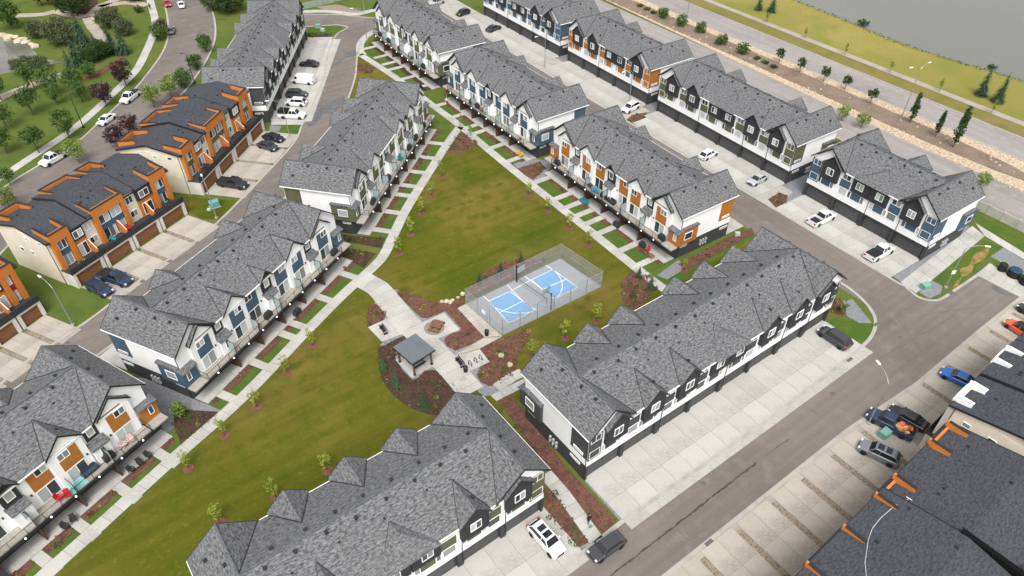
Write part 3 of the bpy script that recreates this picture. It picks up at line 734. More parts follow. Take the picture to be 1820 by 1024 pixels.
# ---- yards in front of the decks: patio, beds, turf, stub paths
def yard(key, depth, stubs, vis_end=None, m='mulch'):
    r = ROWS[key]; a = math.degrees(r.rotation_euler.z); L_ = ROWLEN[key]; O = r.location
    X = d2(a); Y = d2(a+90)
    W = lambda x, y: Vector((O[0],O[1],0)) + X*x + Y*y
    sheet('turf', [W(-.3,-2.2), W(L_+.3,-2.2), W(L_+.3,-depth), W(-.3,-depth)], .012, M['grassg'])
    grid('patio', O, a, .2, L_-.2, -2.3, -.02, int(L_/1.8), 2, M['concrete'], .055)
    xs = sorted(stubs)
    for x in xs:
        sl_ = slabs('stub_path', [W(x-.62,-depth+.05), W(x+.62,-depth+.05), W(x+.62,-2.33), W(x-.62,-2.33)], 1, 2, z=.06)
    ed = [-.2] + xs + [L_+.2]
    for x0, x1 in zip(ed, ed[1:]):
        if x1-x0 > 2.2:
            o, P = bed([W(x0+.72,-2.36), W(x1-.72,-2.36), W(x1-.72,-3.35), W((x0+x1)/2,-3.35+rnd.uniform(-.3,.3)), W(x0+.72,-3.35)], m, .05, 'planting_bed', 0)
            BEDS.append((o, P))
def stubs(key, cs): return cs
yard('C3', 6.1, [2.0,8.6,11.9,15.0,17.8,21.2,26.9,31.5]); yard('C2', 5.8, [2.2,8.8,14.6,17.6,24.6,30.8]); yard('C1', 6.0, [3.0,9.6,14.4,18.0,24.4,30.5], m='mulchd')
yard('W3', 6.2, [2.2,8.6,14.8,17.2,23.6,29.8]); yard('W2', 6.4, [2.0,7.6,13.2,16.4,21.4,27.0,32.8]); yard('W4', 6.3, [4.0,8.8,15.0,19.6,25.0,30.6])
# gravel, beds and paths at the row ends
for pts, m, z in ((cv([(940,640),(1100,640),(1400,800),(1480,830),(1590,880),(1260,900),(1230,1000),(1180,1030),(1000,800)],0,512,4),'gravel',.03),
               (cv([(1235,905),(1330,868),(1560,882),(1500,960),(1290,1120),(1245,1000)],0,512,4),'mulchd',.06),
               (cv([(600,650),(920,668),(890,742),(640,692)],455,256,4),'mulchd',.055), (cv([(620,735),(850,780),(770,880),(680,840),(610,790)],455,256,4),'mulchd',.056),
               ([(880,706),(905,698),(1010,835),(1096,925),(1072,948),(985,850)],'mulch',.055), ([(968,868),(970,915),(1020,980),(1050,960),(985,872)],'mulch',.055),
               ([(925,700),(1040,857),(1102,926),(1108,922),(1048,856),(935,735)],'gravel',.045), ([(1015,985),(1020,978),(1050,962),(1056,965)],'gravel',.04),
               ([(1168,490),(1186,497),(1222,475),(1205,462)],'gravel',.03), ([(1205,470),(1300,420),(1336,405),(1340,415),(1225,480)],'mulch',.035),
               (cv([(440,80),(520,80),(555,140),(555,180),(500,195),(440,170)],1365,512,4),'mulch',.05), (cv([(530,90),(600,80),(740,250),(650,250),(560,200)],1365,512,4),'gravel',.03),
               ([(920,300),(960,287),(970,300),(948,320),(932,312)],'mulch',.05), ([(912,292),(945,280),(985,290),(965,318),(945,322)],'gravel',.03),
               (cv([(810,860),(850,820),(960,800),(950,840),(850,878)],910,0,4),'mulch',.06), (cv([(800,870),(1030,770),(1035,820),(880,890)],910,0,4),'gravel',.03),
               (cv([(0,395),(80,345),(140,370),(130,420),(60,455)],1365,256,4),'mulch',.06), (cv([(60,460),(190,330),(245,370),(75,465)],1365,256,4),'gravel',.03),
               (cv([(885,935),(940,980),(1480,620),(1400,570),(1100,820)],1365,256,4),'gravel',.03), (cv([(1060,1000),(1100,940),(1240,1010),(1230,1060),(1150,1100),(1080,1060)],1365,256,4),'gravel',.03),
               (cv([(1580,800),(1680,735),(1820,830),(1820,930)],1365,256,4),'gravel',.03),
               ([(480,222),(500,225),(497,232),(478,240)],'gravel',.03), ([(548,60),(590,60),(588,66),(546,67)],'mulchd',.04),
               ([(560,12),(600,8),(650,22),(630,26),(580,18)],'river',.03), ([(636,110),(668,120),(660,132),(634,128)],'mulch',.03)):
    o, P = bed(gs(pts), m, z, 'gravel_bed' if m in ('gravel','river') else 'planting_bed', 1)
    if m.startswith('mulch'): BEDS.append((o, P))
walk(gs([(969,842),(1002,880),(1063,965)]), 1.7, 1.7); walk(gs([(882,690),(908,672),(934,660)]), 1.6, 1.5)
slabs('footpath', gs([(1600,502),(1628,522),(1750,420),(1728,402)]), 2, 9); slabs('footpath', gs([(1732,396),(1750,420),(1830,468),(1850,468)]), 1, 5)
slabs('bin_pad', gs([(1759,468),(1830,512),(1815,530),(1736,490)]), 4, 2)
slabs('footpath', gs([(543,67),(592,66),(590,71),(542,72)]), 5, 1)
sheet('turf', gs([(1640,512),(1748,428),(1784,440),(1680,510)]), .012, M['grassg']); sheet('worn_turf', smooth(gs([(1693,512),(1700,500),(1709,492),(1706,478),(1722,472),(1731,452),(1745,447),(1757,440),(1756,450),(1748,462),(1733,470),(1726,484),(1710,494),(1703,508)]),3), .018, M['worn'])
sheet('turf', gs([(1465,578),(1500,553),(1552,574),(1553,590),(1523,620),(1480,600)]), .012, M['grassg'])
sheet('turf', gs([(1160,500),(1320,405),(1345,420),(1190,510)]), .011, M['grassg']); sheet('turf', gs([(505,224),(538,220),(519,256),(500,246)]), .012, M['grassg'])
sheet('turf', gs([(330,350),(426,357),(400,390),(360,390),(330,375)]), .012, M['lawn']); sheet('turf', gs([(548,45),(600,46),(612,52),(600,60),(547,60)]), .012, M['grassg'])
sheet('turf', gs([(635,100),(712,145),(640,160),(620,180)]), .010, M['lawn'])
sheet('turf', gs([(1726,393),(1736,380),(1850,445),(1840,460)]), .012, M['grassg'])
# ---- south east driveways with pebble strips
M['conc3'] = M['conc2']
a0, a1 = g(1182,1024), g(1740,589); KA = math.degrees(math.atan2(a1.y-a0.y, a1.x-a0.x)); U_ = d2(KA); Vn = d2(KA-90)
cuts = [(g(*p)-a0).dot(U_) for p in ((1182,1030),(1240,985),(1302,933),(1364,884),(1414,842),(1467,800),(1520,758),(1585,713),(1632,678),(1674,645),(1712,613),(1751,584),(1790,552))]
for c0, c1 in zip(cuts, cuts[1:]):
    grid('driveway', a0 - U_*0, KA, c0+.4, c1-.4, -11.5, -.22, 2, 3, M['conc2'])
    p = a0 + U_*c1
    ribbon('pebble_strip', [p+Vn*.9, p+Vn*11.3], .75, .05, M['river'])
sheet('forecourt', [a0-U_*14-Vn*1.2, a0+U_*95-Vn*1.2, a0+U_*95+Vn*40, a0-U_*14+Vn*40], .010, M['conc2'])
# ---- west road, park paths, pond
RD = smooth(gs([(-200,520),(-100,425),(0,338),(132,256),(172,222),(217,180),(250,147),(287,97),(299,62),(296,22),(282,-30),(262,-80)]))
RDr = offs(RD, 12.0)
sheet('road', RD + RDr[::-1], .018, M['asphalt'])
ribbon('kerb', RD, .45, .09, M['kerb'], 0); ribbon('kerb', RDr, .45, .09, M['kerb'], 0)
walk(smooth(gs([(-60,350),(0,317),(45,287),(100,251),(150,214),(205,163),(240,128),(258,96),(272,62),(276,38),(268,5),(262,-20)])), 2.0, 2.0)
M['path'] = mat('park_path', (.36,.31,.255), .95, [(.4, 4, (.30,.26,.21), .4, .7)])
for pts, w_ in (([(-20,188),(5,172),(60,150),(118,131)],3.0), ([(30,28),(75,26),(100,21),(135,29),(160,27),(175,14),(195,9),(230,5),(262,10)],3.0), ([(155,30),(165,48),(178,66),(186,76)],3.0), ([(175,12),(210,-2),(222,-12)],3.0)):
    ribbon('park_path', smooth(gs(pts)), w_, .05, M['path'])
sheet('planting_bed', smooth(gs([(108,16),(120,-8),(168,-6),(172,12),(150,26),(125,26)]),3), .03, M['mulchd'])
sheet('planting_bed', smooth(gs([(135,140),(170,128),(225,96),(228,100),(200,122),(150,146)]),3), .03, M['mulch'])
M['pond'] = mat('pond_water', (.16,.155,.135), .08, [(.1, 3, (.11,.10,.085), .4, .7)], spec=.8)
sheet('pond', smooth(gs([(-60,60),(0,66),(20,70),(45,80),(62,92),(75,104),(112,110),(95,114),(70,118),(40,124),(0,132),(-60,140)]),3), .02, M['pond'])
for key in ():
    pass
# driveways of the orange rows
def drive2(pa, pb, n, depth, ang_off=-90):
    A_, B_ = g(*pa), g(*pb); a = math.degrees(math.atan2(B_.y-A_.y, B_.x-A_.x)); L_ = (B_-A_).length
    for i in range(n):
        w_ = L_/n
        grid('driveway', A_, a, i*w_+.35, (i+1)*w_-.35, -depth, -.02, 2, 2, M['conc2'])
    for i in range(1, n):
        p = A_ + d2(a)*(i*L_/n); ribbon('pebble_strip', [p+d2(a-90)*.6, p+d2(a-90)*(depth-.7)], .6, .05, M['river'])
drive2((142,514), (336,381), 4, 7.6); drive2((362,347), (470,232), 4, 7.9); drive2((-100,688), (84,557), 4, 7.6)

# manholes, drains, thin crack seals
b = MB(); b.lathe([(.34,0),(.34,.012),(.30,.014)], 16); mh = b.mesh('manhole_cover', M['patch'])
for q in ((1480,700),(1600,600),(1250,860),(1400,500),(600,150),(575,200),(330,455),(120,610),(230,200),(300,110),(335,40)):
    v = g(*q); tag(link('manhole_cover', mh, None, (v.x,v.y,.026)), kind='structure')
for q in ((1557,577),(1510,640),(1690,521),(635,95),(1260,965)):
    v = g(*q); b = MB(); b.box(-.55,.55,-.22,.22,0,.03); o = b.build('storm_drain', M['patch'], None, (v.x,v.y,.05)); o.rotation_euler = (0,0,R(36)); tag(o, kind='structure')
for a, c in (((1560,640),(1700,560)),((1590,560),(1650,640)),((1430,720),(1470,750)),((1200,940),(1230,965)),((600,120),(560,215)),((310,60),(345,70)),((285,110),(330,118)),((200,215),(225,240)),((250,160),(285,175)),((1640,560),(1745,545)),((1180,270),(1230,330)),((300,30),(350,34))):
    wob(g(*a), g(*c), 14, .12, .02, .06, .0275, M['tar'])

for t0, t1 in ((-65.8,-60.6),(-104.0,-100.4),(-136.0,-132.0)): strip('gravel_bed', 104.8, 118.5, t0, t1, .028, M['gravel'])
# ---------------------------------------------------------------- older orange and cream rows
M['cream'] = mat('cream_stucco', (.72,.66,.54), .85, [(.5, 3, (.67,.61,.49), .4, .7)])
M['orng'] = mat('orange_stucco', (.54,.185,.036), .75, [(.6, 3, (.48,.165,.032), .4, .7)])
M['red'] = mat('red_panel', (.24,.03,.03), .7)
M['gwood'] = mat('wood_garage_door', (.23,.105,.048), .6, [(1.5, 3, (.19,.085,.04), .4, .7)], var=.06)
M['gwhite'] = mat('garage_render', (.66,.63,.58), .85, [(.9, 3, (.55,.525,.48), .4, .7)])
def wedge(mb, x0, x1, y0, y1, zb, zt0, zt1, zb1):
    mb.prism_x([(y0,zb),(y0,zt0),(y1,zt1),(y1,zb1)], x0, x1)
def orange_row(label, O, ang, L, D, acc, n, layout, seed, par='orng', proj=2.3, group='orange and cream townhouse rows', back=(), low=False, H=8.2):
    rg = random.Random(seed); root = empty('orange_townhouse_row', (O[0],O[1],0), R(ang)); tag(root, label, 'townhouses', group)
    A = M[acc]; F = proj; PR = M[par]; w_ = L/n
    b = MB(); b.box(0, L, F, F+D, 0, H); b.prism_x([(F,H),(F+D,H),(F+D/2,H+1.35)], .05, L-.05); b.build('wall', M['cream'], root)
    r = MB(); rz = H+1.55
    r.prism_x(chevron([(F-.4,H+.02),(F+D/2,rz),(F+D+.4,H+.02)], .16), -.35, L*.30)
    r.prism_x(chevron([(F-.4,H+.40),(F+D/2,rz+.40),(F+D+.4,H+.40)], .16), L*.30, L*.70)
    r.prism_x(chevron([(F-.4,H+.02),(F+D/2,rz),(F+D+.4,H+.02)], .16), L*.70, L+.35)
    r.build('roof', M['roofd'], root, uv=True)
    for x, s in ((L*.30, -1), (L*.70, 1)):
        t = MB(); t.prism_x(chevron([(F-.45,H+.45),(F+D/2,rz+.45),(F+D+.45,H+.45)], .62), x-.05, x+.05); t.build('roof_step_trim', M['trimb'], root)
    for x in (-.38, L+.38):
        t = MB(); t.prism_x(chevron([(F-.45,H+.06),(F+D/2,rz+.06),(F+D+.45,H+.06)], .3), x-.04, x+.04); t.build('rake_trim', M['trimb'], root)
    for y in (F-.45, F+D+.45):
        t = MB(); t.box(-.3, L+.3, y-.05, y+.05, H-.2, H+.02); t.build('gutter', M['trimb'], root)
    # garages with balconies on top
    for i in range(n):
        x0, x1 = i*w_+.12, (i+1)*w_-.12
        b = MB(); b.box(x0, x0+.5, 0, F, 0, 2.75); b.box(x1-.5, x1, 0, F, 0, 2.75); b.box(x0+.5, x1-.5, 0, F, 2.35, 2.75); b.box(x0+.5, x1-.5, .45, F, 0, 2.35)
        b.build('garage', M['gwhite'], root)
        link('garage_door', door_mesh(x1-x0-1.04, 2.33, M['gwood']), root, ((x0+x1)/2, .34, .02))
        b = MB(); b.box(x0-.1, x1+.1, -.06, F, 2.76, 2.9); b.build('balcony_floor', M['dark'], root)
        b = MB(); b.box(x0-.1, x1+.1, -.1, .0, 2.72, 3.75); b.build('balcony_front', M['dark'], root)
    for i in range(1, n):
        x = i*w_; pts = [(.5,2.9),(F,2.9),(F,5.2),(F-.5,5.1),(1.2,4.4),(.6,3.8)]
        b = MB(); b.prism_x(pts, x-.13, x+.13); p = b.build('wing_wall', M['orng'], root)
        c = MB()
        for (ya,za),(yb_,zb) in zip(pts[2:], pts[3:]):
            c.bar((x,ya,za),(x,yb_,zb),.06)
        c.build('wing_cap', M['trimw'], p)
    # facade bays
    for x0, x1, kd in layout:
        x0, x1 = x0*L, x1*L; xm = (x0+x1)/2; W_ = x1-x0
        if kd == 'frame':
            b = MB(); b.box(x0, x0+.75, F-.55, F+.02, 2.9, 8.0); b.box(x1-.75, x1, F-.55, F+.02, 2.9, 8.0); b.box(x0, x1, F-.56, F+.02, 7.7, (8.45 if low else 9.25)+H-8.2)
            b.build('bay_frame', PR, root)
            K = H-8.2; fl_ = (1.9 if par != 'trimw' else 1.4) if low else 2.7; zt1, zb1 = (9.25+K, 8.3+K) if low else (9.75+K, 9.0+K)
            for xx in (x0, x1-.3):
                f = MB(); wedge(f, xx, xx+.3, F+.02 if not low else F-.5, F+fl_, 8.0+K, 9.25+K, zt1, zb1); f.build('parapet_fin', PR, root)
            f = MB(); zc = (8.45 if low else 9.25)+K; f.box(x0-.05, x1+.05, F-.62, F-.25, zc, zc+.09)
            for xx in (x0, x1-.3): f.prism_x([(F-.25,9.252+K),(F-.25,9.30+K),(F+fl_+.05,zt1+.05),(F+fl_+.05,zt1+.002)], xx-.04, xx+.34)
            f.build('parapet_cap', M['trimb'] if par != 'trimw' else M['trimw'], root)
            panel(root, x0+.75, x1-.75, F-.12, 4.9, 7.7, A)
            k = 2 if W_ > 4.5 else 1
            for j in range(k):
                xx = x0+.75 + (W_-1.5)*(j+.5)/k
                ww = min(1.9, (W_-1.7)/k-.15); window(root, xx, F-.2, 6.75, ww, 1.55, 2 if ww > 1 else 1)
                window(root, xx, F-.1, 4.0, ww, 2.1, 2, name='patio_door')
        elif kd == 'dark':
            b = MB(); b.box(x0, x1, F-.35, F+.02, 6.0, 8.15); b.build('dark_bay', M['dark'], root)
            b = MB(); b.box(x0, x1, F-.2, F+.02, 2.9, 6.0); b.build('orange_panel', M['orng'], root)
            window(root, xm, F-.38, 7.0, min(1.9, W_-.5), 1.3, 2); window(root, xm, F-.23, 4.1, min(1.9, W_-.5), 2.2, 2, name='patio_door')
        else:
            window(root, xm, F-.03, 7.0, min(1.4, W_-.4), 1.3, 2); window(root, xm, F-.03, 4.4, min(1.4, W_-.4), 1.2, 2)
    for x0, x1 in back:
        x0, x1 = x0*L, x1*L; B = F+D
        b = MB(); b.box(x0, x1, B-.02, B+.5, 3.0, 9.2); b.build('bay_frame', PR, root)
        for xx in (x0, x1-.28):
            f = MB(); wedge(f, xx, xx+.28, B-3.0, B-.02, 9.0, 9.7, 9.2, 8.0); f.build('parapet_fin', PR, root)
        f = MB(); f.box(x0-.05, x1+.05, B+.1, B+.56, 9.2, 9.29)
        for xx in (x0, x1-.28): f.prism_x([(B-3.05,9.7),(B-3.05,9.79),(B+.1,9.29),(B+.1,9.2)], xx-.05, xx+.33)
        f.build('parapet_cap', M['trimb'], root)
        window(root, (x0+x1)/2, B+.53, 6.8, 1.7, 1.4, 2, R(180))
    for sg, X in ((-1, 0), (1, L)):
        rz_ = R(-90) if sg < 0 else R(90)
        for y, z in ((F+2.0,7.3),(F+4.8,7.3),(F+5.2,4.6),(F+7.6,4.6)):
            window(root, X+sg*.03, y, z, .95, .7, 1, rz_)
        t = MB(); t.bar((X+sg*.07, F+.25, .1),(X+sg*.07, F+.25, H),.05); t.build('downspout', M['trimb'], root)
    for i in range(int(L/1.9)):
        y = F + rg.choice((2.6,3.6,7.6,9.0)); x = .8 + rg.random()*(L-1.6)
        z = H + (min(y-F, F+D-y)+.4)*(1.53/(D/2+.4)) + (.40 if L*.30 < x < L*.70 else 0.02)
        v = link('roof_vent', vent_mesh(), root, (x, y, z+.03)); v.scale = (.8,.8,.8)
    return root
LAY = [(.012,.155,'frame'),(.158,.25,'dark'),(.255,.34,'cream'),(.34,.60,'frame'),(.605,.69,'cream'),(.70,.835,'dark'),(.838,.985,'frame')]
def by_px(pa, pb):
    A_, B_ = g(*pa), g(*pb); return A_, math.degrees(math.atan2(B_.y-A_.y, B_.x-A_.x)), (B_-A_).length
A_, a_, l_ = by_px((140,514),(335,380))
OR2 = orange_row('orange and cream townhouse row with slate blue panels and brown garage doors', A_, a_, l_, 11.6, 'blue', 4, LAY, 21, back=((.03,.2),(.36,.6),(.66,.8)))
A_, a_, l_ = by_px((362,348),(472,230))
OR1 = orange_row('orange and cream townhouse row with olive panels beside the black pickup', A_, a_, l_, 11.6, 'olive', 4, LAY, 22, back=((.03,.2),(.3,.52),(.6,.75)))
A_, a_, l_ = by_px((-102,689),(85,557))
OR3 = orange_row('orange townhouse row with a red panel, cut off beside the grass strip', A_, a_, l_, 11.6, 'red', 4, LAY, 23, back=((.3,.6),))
# the two big dark roofs in the south east, garages toward the tan driveways
SEo = Vector((49.2,50.5,0)); SEa = 218.4
O4F = .9
OR4 = orange_row('dark roofed townhouse row with orange parapet fins and a white cable across its roof', SEo + d2(SEa+90)*(-.5), SEa, 46.0, 15.5, 'olive', 7,
                 [(.012,.105,'frame'),(.12,.2,'dark'),(.255,.34,'frame'),(.36,.44,'dark'),(.46,.60,'frame'),(.62,.69,'cream'),(.71,.79,'frame'),(.81,.87,'dark'),(.88,.97,'frame')], 24, proj=.9, low=True, back=((.18,.27),(.42,.55)))
C5 = g(1693,727,8.3); C5.z = 0
OR5 = orange_row('dark roofed townhouse row with white parapet fins behind the blue sedan', C5 + d2(SEa-180)*23.0 - d2(SEa+90)*1.0, SEa, 23.0, 14.0, 'olive', 4,
                 [(.05,.2,'cream'),(.22,.36,'dark'),(.42,.57,'frame'),(.6,.74,'dark'),(.82,.975,'frame')], 25, par='trimw', proj=1.0, low=True, H=8.9)

M['tyre0'] = mat('black_membrane', (.006,.006,.007), .9, spec=.1)
def on4(x, y):                                   # a point on the near dark roof
    yy = y - O4F; return (x, y, 8.22+(min(yy,15.5-yy)+.4)*(1.53/(15.5/2+.4)) + (.38 if 13.8 < x < 32.2 else 0))
a_ = Vector(on4(13.75, O4F+7.9)); c_ = Vector(on4(13.75, O4F+14.6))
t = MB(); t.box(13.4, 13.95, O4F+7.0, O4F+14.4, 8.6, 10.25); t.build('party_wall', M['tyre0'], OR4)
t = MB(); t.box(13.55, 14.0, O4F+14.4, O4F+15.9, 7.8, 9.75); t.build('party_wall_end', M['orng'], OR4)
t = MB(); t.box(10.2, 13.2, O4F+15.4, O4F+17.6, 3.0, 8.95); t.build('stair_tower', M['orng'], OR4)
t = MB(); t.box(10.1, 13.3, O4F+15.3, O4F+17.7, 8.95, 9.05); t.build('tower_cap', M['trimw'], OR4)
# ---------------------------------------------------------------- vehicles
M['tyre'] = mat('tyre_rubber', (.018,.018,.019), .85); M['rim'] = mat('alloy_rim', (.42,.43,.45), .35, metal=.7); M['hl'] = mat('headlamp_lens', (.62,.65,.68), .12, spec=.8)
M['tl'] = mat('tail_lamp', (.32,.012,.015), .2, spec=.6); M['plastic'] = mat('black_plastic', (.02,.02,.022), .6)
def paint(name, c, rough=.22): 
    m = mat(name, c, rough, spec=.5); m.node_tree.nodes['Principled BSDF'].inputs['Coat Weight'].default_value = .5; m.node_tree.nodes['Principled BSDF'].inputs['Coat Roughness'].default_value = .08; return m
CP = dict(white=paint('white_paint',(.74,.75,.76)), black=paint('black_paint',(.016,.017,.019)), char=paint('charcoal_paint',(.04,.043,.048)), silver=paint('silver_paint',(.40,.42,.44)), grey=paint('grey_paint',(.17,.19,.21)),
          navy=paint('navy_paint',(.018,.035,.075)), blue=paint('blue_paint',(.015,.13,.46)), red=paint('orange_red_paint',(.62,.085,.028)), rose=paint('red_paint',(.42,.03,.05)), slate=paint('slate_blue_paint',(.07,.10,.15)))
#            L     W    belt  roof  hood-z  xw0   xr0   xr1   xw1  (fractions from front)
KIND = dict(sedan=(4.75,1.84, .95,1.45,.86,.27,.42,.68,.86), hatch=(4.4,1.82,.98,1.55,.90,.24,.38,.80,.94), suv=(4.8,1.93,1.08,1.74,1.0,.25,.37,.84,.96),
            pickup=(5.8,2.02,1.18,1.92,1.1,.24,.34,.54,.60), van=(5.7,2.02,1.25,2.15,1.12,.13,.25,.97,.995))
def car(kind, colr, pos, head, label, roofm=None, extra=None, group=None, sun=False):
    L_, W_, zb, zr, zh, w0, r0, r1, w1 = KIND[kind]; P = CP[colr]; hw = W_/2
    root = empty({'pickup':'pickup_truck','suv':'suv','van':'van'}.get(kind,'car'), (pos.x,pos.y,.03), head); tag(root, label, {'pickup':'pickup','suv':'SUV','van':'van'}.get(kind,'car'), group)
    X = lambda f: L_*(.5-f)                    # +x is the front
    # body shell: lofted sections
    st = [(0.0,.78,.42,.62),(.012,.86,.30,.70),(.05,.94,.24,zh*.86),(.13,.985,.22,zh*.95),(w0-.01,1.0,.22,zh),(w0+.03,1.0,.22,zb),(.5,1.0,.22,zb)]
    if kind == 'pickup': st += [(w1,1.0,.24,zb),(w1+.01,1.0,.26,.72),(.955,1.0,.30,.72),(1.0,.98,.36,.70)]
    else:
        rear = zb if kind != 'sedan' else zb*1.0
        st += [(.82,1.0,.22,rear),(.94,.97,.26,rear*.985),(.985,.92,.32,rear*.93),(1.0,.86,.40,rear*.8)]
    b = MB(); ring = []
    for f, k, zl, zt in st:
        h = hw*k; zm = zl+(zt-zl)*.55
        ring.append([(X(f),-h*.93,zl),(X(f),-h,zl+.12),(X(f),-h,zm),(X(f),-h*.97,zt-.06),(X(f),-h*.88,zt),(X(f),h*.88,zt),(X(f),h*.97,zt-.06),(X(f),h,zm),(X(f),h,zl+.12),(X(f),h*.93,zl)])
    n = 10; vs_ = [p for r in ring for p in r]; fs = [tuple(range(n)), tuple(range(len(vs_)-1, len(vs_)-n-1, -1))]
    for i in range(len(ring)-1):
        for j in range(n): fs.append((i*n+j, i*n+(j+1)%n, (i+1)*n+(j+1)%n, (i+1)*n+j))
    b.add(vs_, fs); body = b.build('body', P, root)
    md = body.modifiers.new('b', 'BEVEL'); md.width = .03; md.segments = 2; md.limit_method = 'ANGLE'; md.angle_limit = R(35)
    # glasshouse
    bw, rw = hw*.90, hw*.70; za, zt = zb-.02, zr-.04
    B = [(X(w0),-bw*.93,za),(X(w0),bw*.93,za),(X(w1),bw*.95,za),(X(w1),-bw*.95,za)]; T = [(X(r0),-rw,zt),(X(r0),rw,zt),(X(r1),rw,zt),(X(r1),-rw,zt)]
    def quad(nm, q, m, e=.0):
        c = sum((Vector(p) for p in q), Vector())/4; nrm = (Vector(q[1])-Vector(q[0])).cross(Vector(q[2])-Vector(q[0])).normalized()
        if nrm.dot(c-Vector((0,0,za-.4))) < 0: nrm = -nrm
        o_ = [Vector(p)+nrm*e for p in q]; i_ = [Vector(p)-nrm*.04 for p in q]; m_ = MB()
        m_.add(o_+i_, [(0,1,2,3),(7,6,5,4),(0,4,5,1),(1,5,6,2),(2,6,7,3),(3,7,4,0)]); return m_.build(nm, m, root)
    quad('windshield', [B[0],B[1],T[1],T[0]], M['cglass'], .01); quad('rear_window', [B[2],B[3],T[3],T[2]], M['cglass'] if kind != 'van' else P, .01)
    vanside = P if kind == 'van' else M['cglass']
    quad('side_window', [B[0],T[0],T[3],B[3]], vanside); quad('side_window', [B[1],B[2],T[2],T[1]], vanside)
    if kind == 'van':
        for s in (-1,1):
            q = MB(); q.add([(X(.17),s*(bw-.02),zb+.02),(X(.30),s*(bw-.02),zb+.02),(X(.30),s*(bw*.86),zb+.55),(X(.23),s*(bw*.86),zb+.55)]+[(X(.17),s*(bw+.03),zb+.02),(X(.30),s*(bw+.03),zb+.02),(X(.30),s*(bw*.90),zb+.55),(X(.23),s*(bw*.90),zb+.55)], [(0,1,2,3),(4,5,6,7),(0,1,5,4),(1,2,6,5),(2,3,7,6),(3,0,4,7)]); q.build('cab_window', M['cglass'], root)
    q = MB(); e = .03
    q.add([(X(r0)+.08,-rw-e,zt-.03),(X(r0)+.08,rw+e,zt-.03),(X(r1)-.08,rw+e,zt-.03),(X(r1)-.08,-rw-e,zt-.03),(X(r0)-.12,-rw*.93,zr),(X(r0)-.12,rw*.93,zr),(X(r1)+.12,rw*.93,zr),(X(r1)+.12,-rw*.93,zr)],
          [(3,2,1,0),(4,5,6,7),(0,1,5,4),(1,2,6,5),(2,3,7,6),(3,0,4,7)])
    q.build('roof_panel', roofm or P, root)
    pl = MB()
    for s in (0,1):
        for bb_, tt in ((B[s],T[s]),(B[3-s],T[3-s])): pl.bar(bb_, tt, .055)
        yb_, yt = (B[s][1], T[s][1])
        for f in ((.5,) if kind != 'pickup' else (.44,)):
            pl.bar((X(f),yb_*1.03,za),(X(f),yt*1.02,zt),.05)
    pl.build('pillars', P, root)
    if sun:
        for fa, fb in ((.40,.55),(.60,.74)):
            q = MB(); q.box(X(fb),X(fa),-rw*.72,rw*.72,zr-.01,zr+.012); q.build('sunroof', M['cglass'], root)
    # wheels
    rr = .36 if kind in ('suv','pickup','van') else .33
    tm = MB(); tm.lathe([(rr*.62,-.115),(rr*.95,-.115),(rr,-.07),(rr,.07),(rr*.95,.115),(rr*.62,.115)], 16)
    rm = MB(); rm.lathe([(.05,-.10),(rr*.63,-.09),(rr*.63,.09),(.05,.10)], 10)
    wt = cached(('ty',rr), lambda: tm.mesh('tyre', M['tyre'])); wr = cached(('ri',rr), lambda: rm.mesh('rim', M['rim']))
    for f in (.17,.80):
        for s in (-1,1):
            wh = link('wheel', wt, root, (X(f), s*(hw-.10), rr)); wh.rotation_euler = (R(90),0,0); link('rim', wr, wh)
            a = MB(); 
            for q in range(9):
                t0, t1 = math.pi*q/9, math.pi*(q+1)/9; ra = rr+.07
                a.bar((X(f)+ra*math.cos(t0), s*(hw-.02), rr+ra*math.sin(t0)),(X(f)+ra*math.cos(t1), s*(hw-.02), rr+ra*math.sin(t1)),.045)
            a.build('wheel_arch', M['plastic'], root)
    for s in (-1,1):
        q = MB(); q.box(X(.055),X(.004),min(s*hw*.55,s*hw*.86),max(s*hw*.55,s*hw*.86),.60,.76 if kind in('sedan','hatch') else .86); q.build('headlight', M['hl'], root)
        zt_ = (.66,.86) if kind in ('sedan','hatch') else (.75,1.05); q = MB(); q.box(X(.999)-.02,X(.965),min(s*hw*.62,s*hw*.93),max(s*hw*.62,s*hw*.93),*zt_); q.build('taillight', M['tl'], root)
        q = MB(); q.box(X(w0+.06)-.1,X(w0+.06)+.1,min(s*hw*.98,s*(hw+.2)),max(s*hw*.98,s*(hw+.2)),zb-.05,zb+.12); q.build('mirror', P, root)
    q = MB(); q.box(X(.02),X(-.004),-hw*.5,hw*.5,.40,.66); q.build('grille', M['plastic'], root)
    if kind == 'pickup':
        for s in (-1,1):
            q = MB(); q.box(X(.985),X(w1+.005),min(s*hw*.9,s*hw*.995),max(s*hw*.9,s*hw*.995),.68,zb+.01); q.build('bed_side', P, root)
        q = MB(); q.box(X(1.0),X(.983),-hw*.98,hw*.98,.66,zb); q.build('tailgate', P, root)
        q = MB(); q.box(X(.98),X(w1+.012),-hw*.9,hw*.9,.715,.75); q.build('bed_liner', M['plastic'], root)
        if extra == 'cover': q = MB(); q.box(X(.985),X(w1+.01),-hw*.95,hw*.95,zb-.04,zb+.035); q.build('bed_cover', M['plastic'], root)
        if extra == 'cap':
            q = MB(); q.prism_x([(-hw*.95,zb),(hw*.95,zb),(hw*.78,zr-.05),(-hw*.78,zr-.05)], X(.985), X(w1+.01)); q.build('bed_cap', M['cglass'], root)
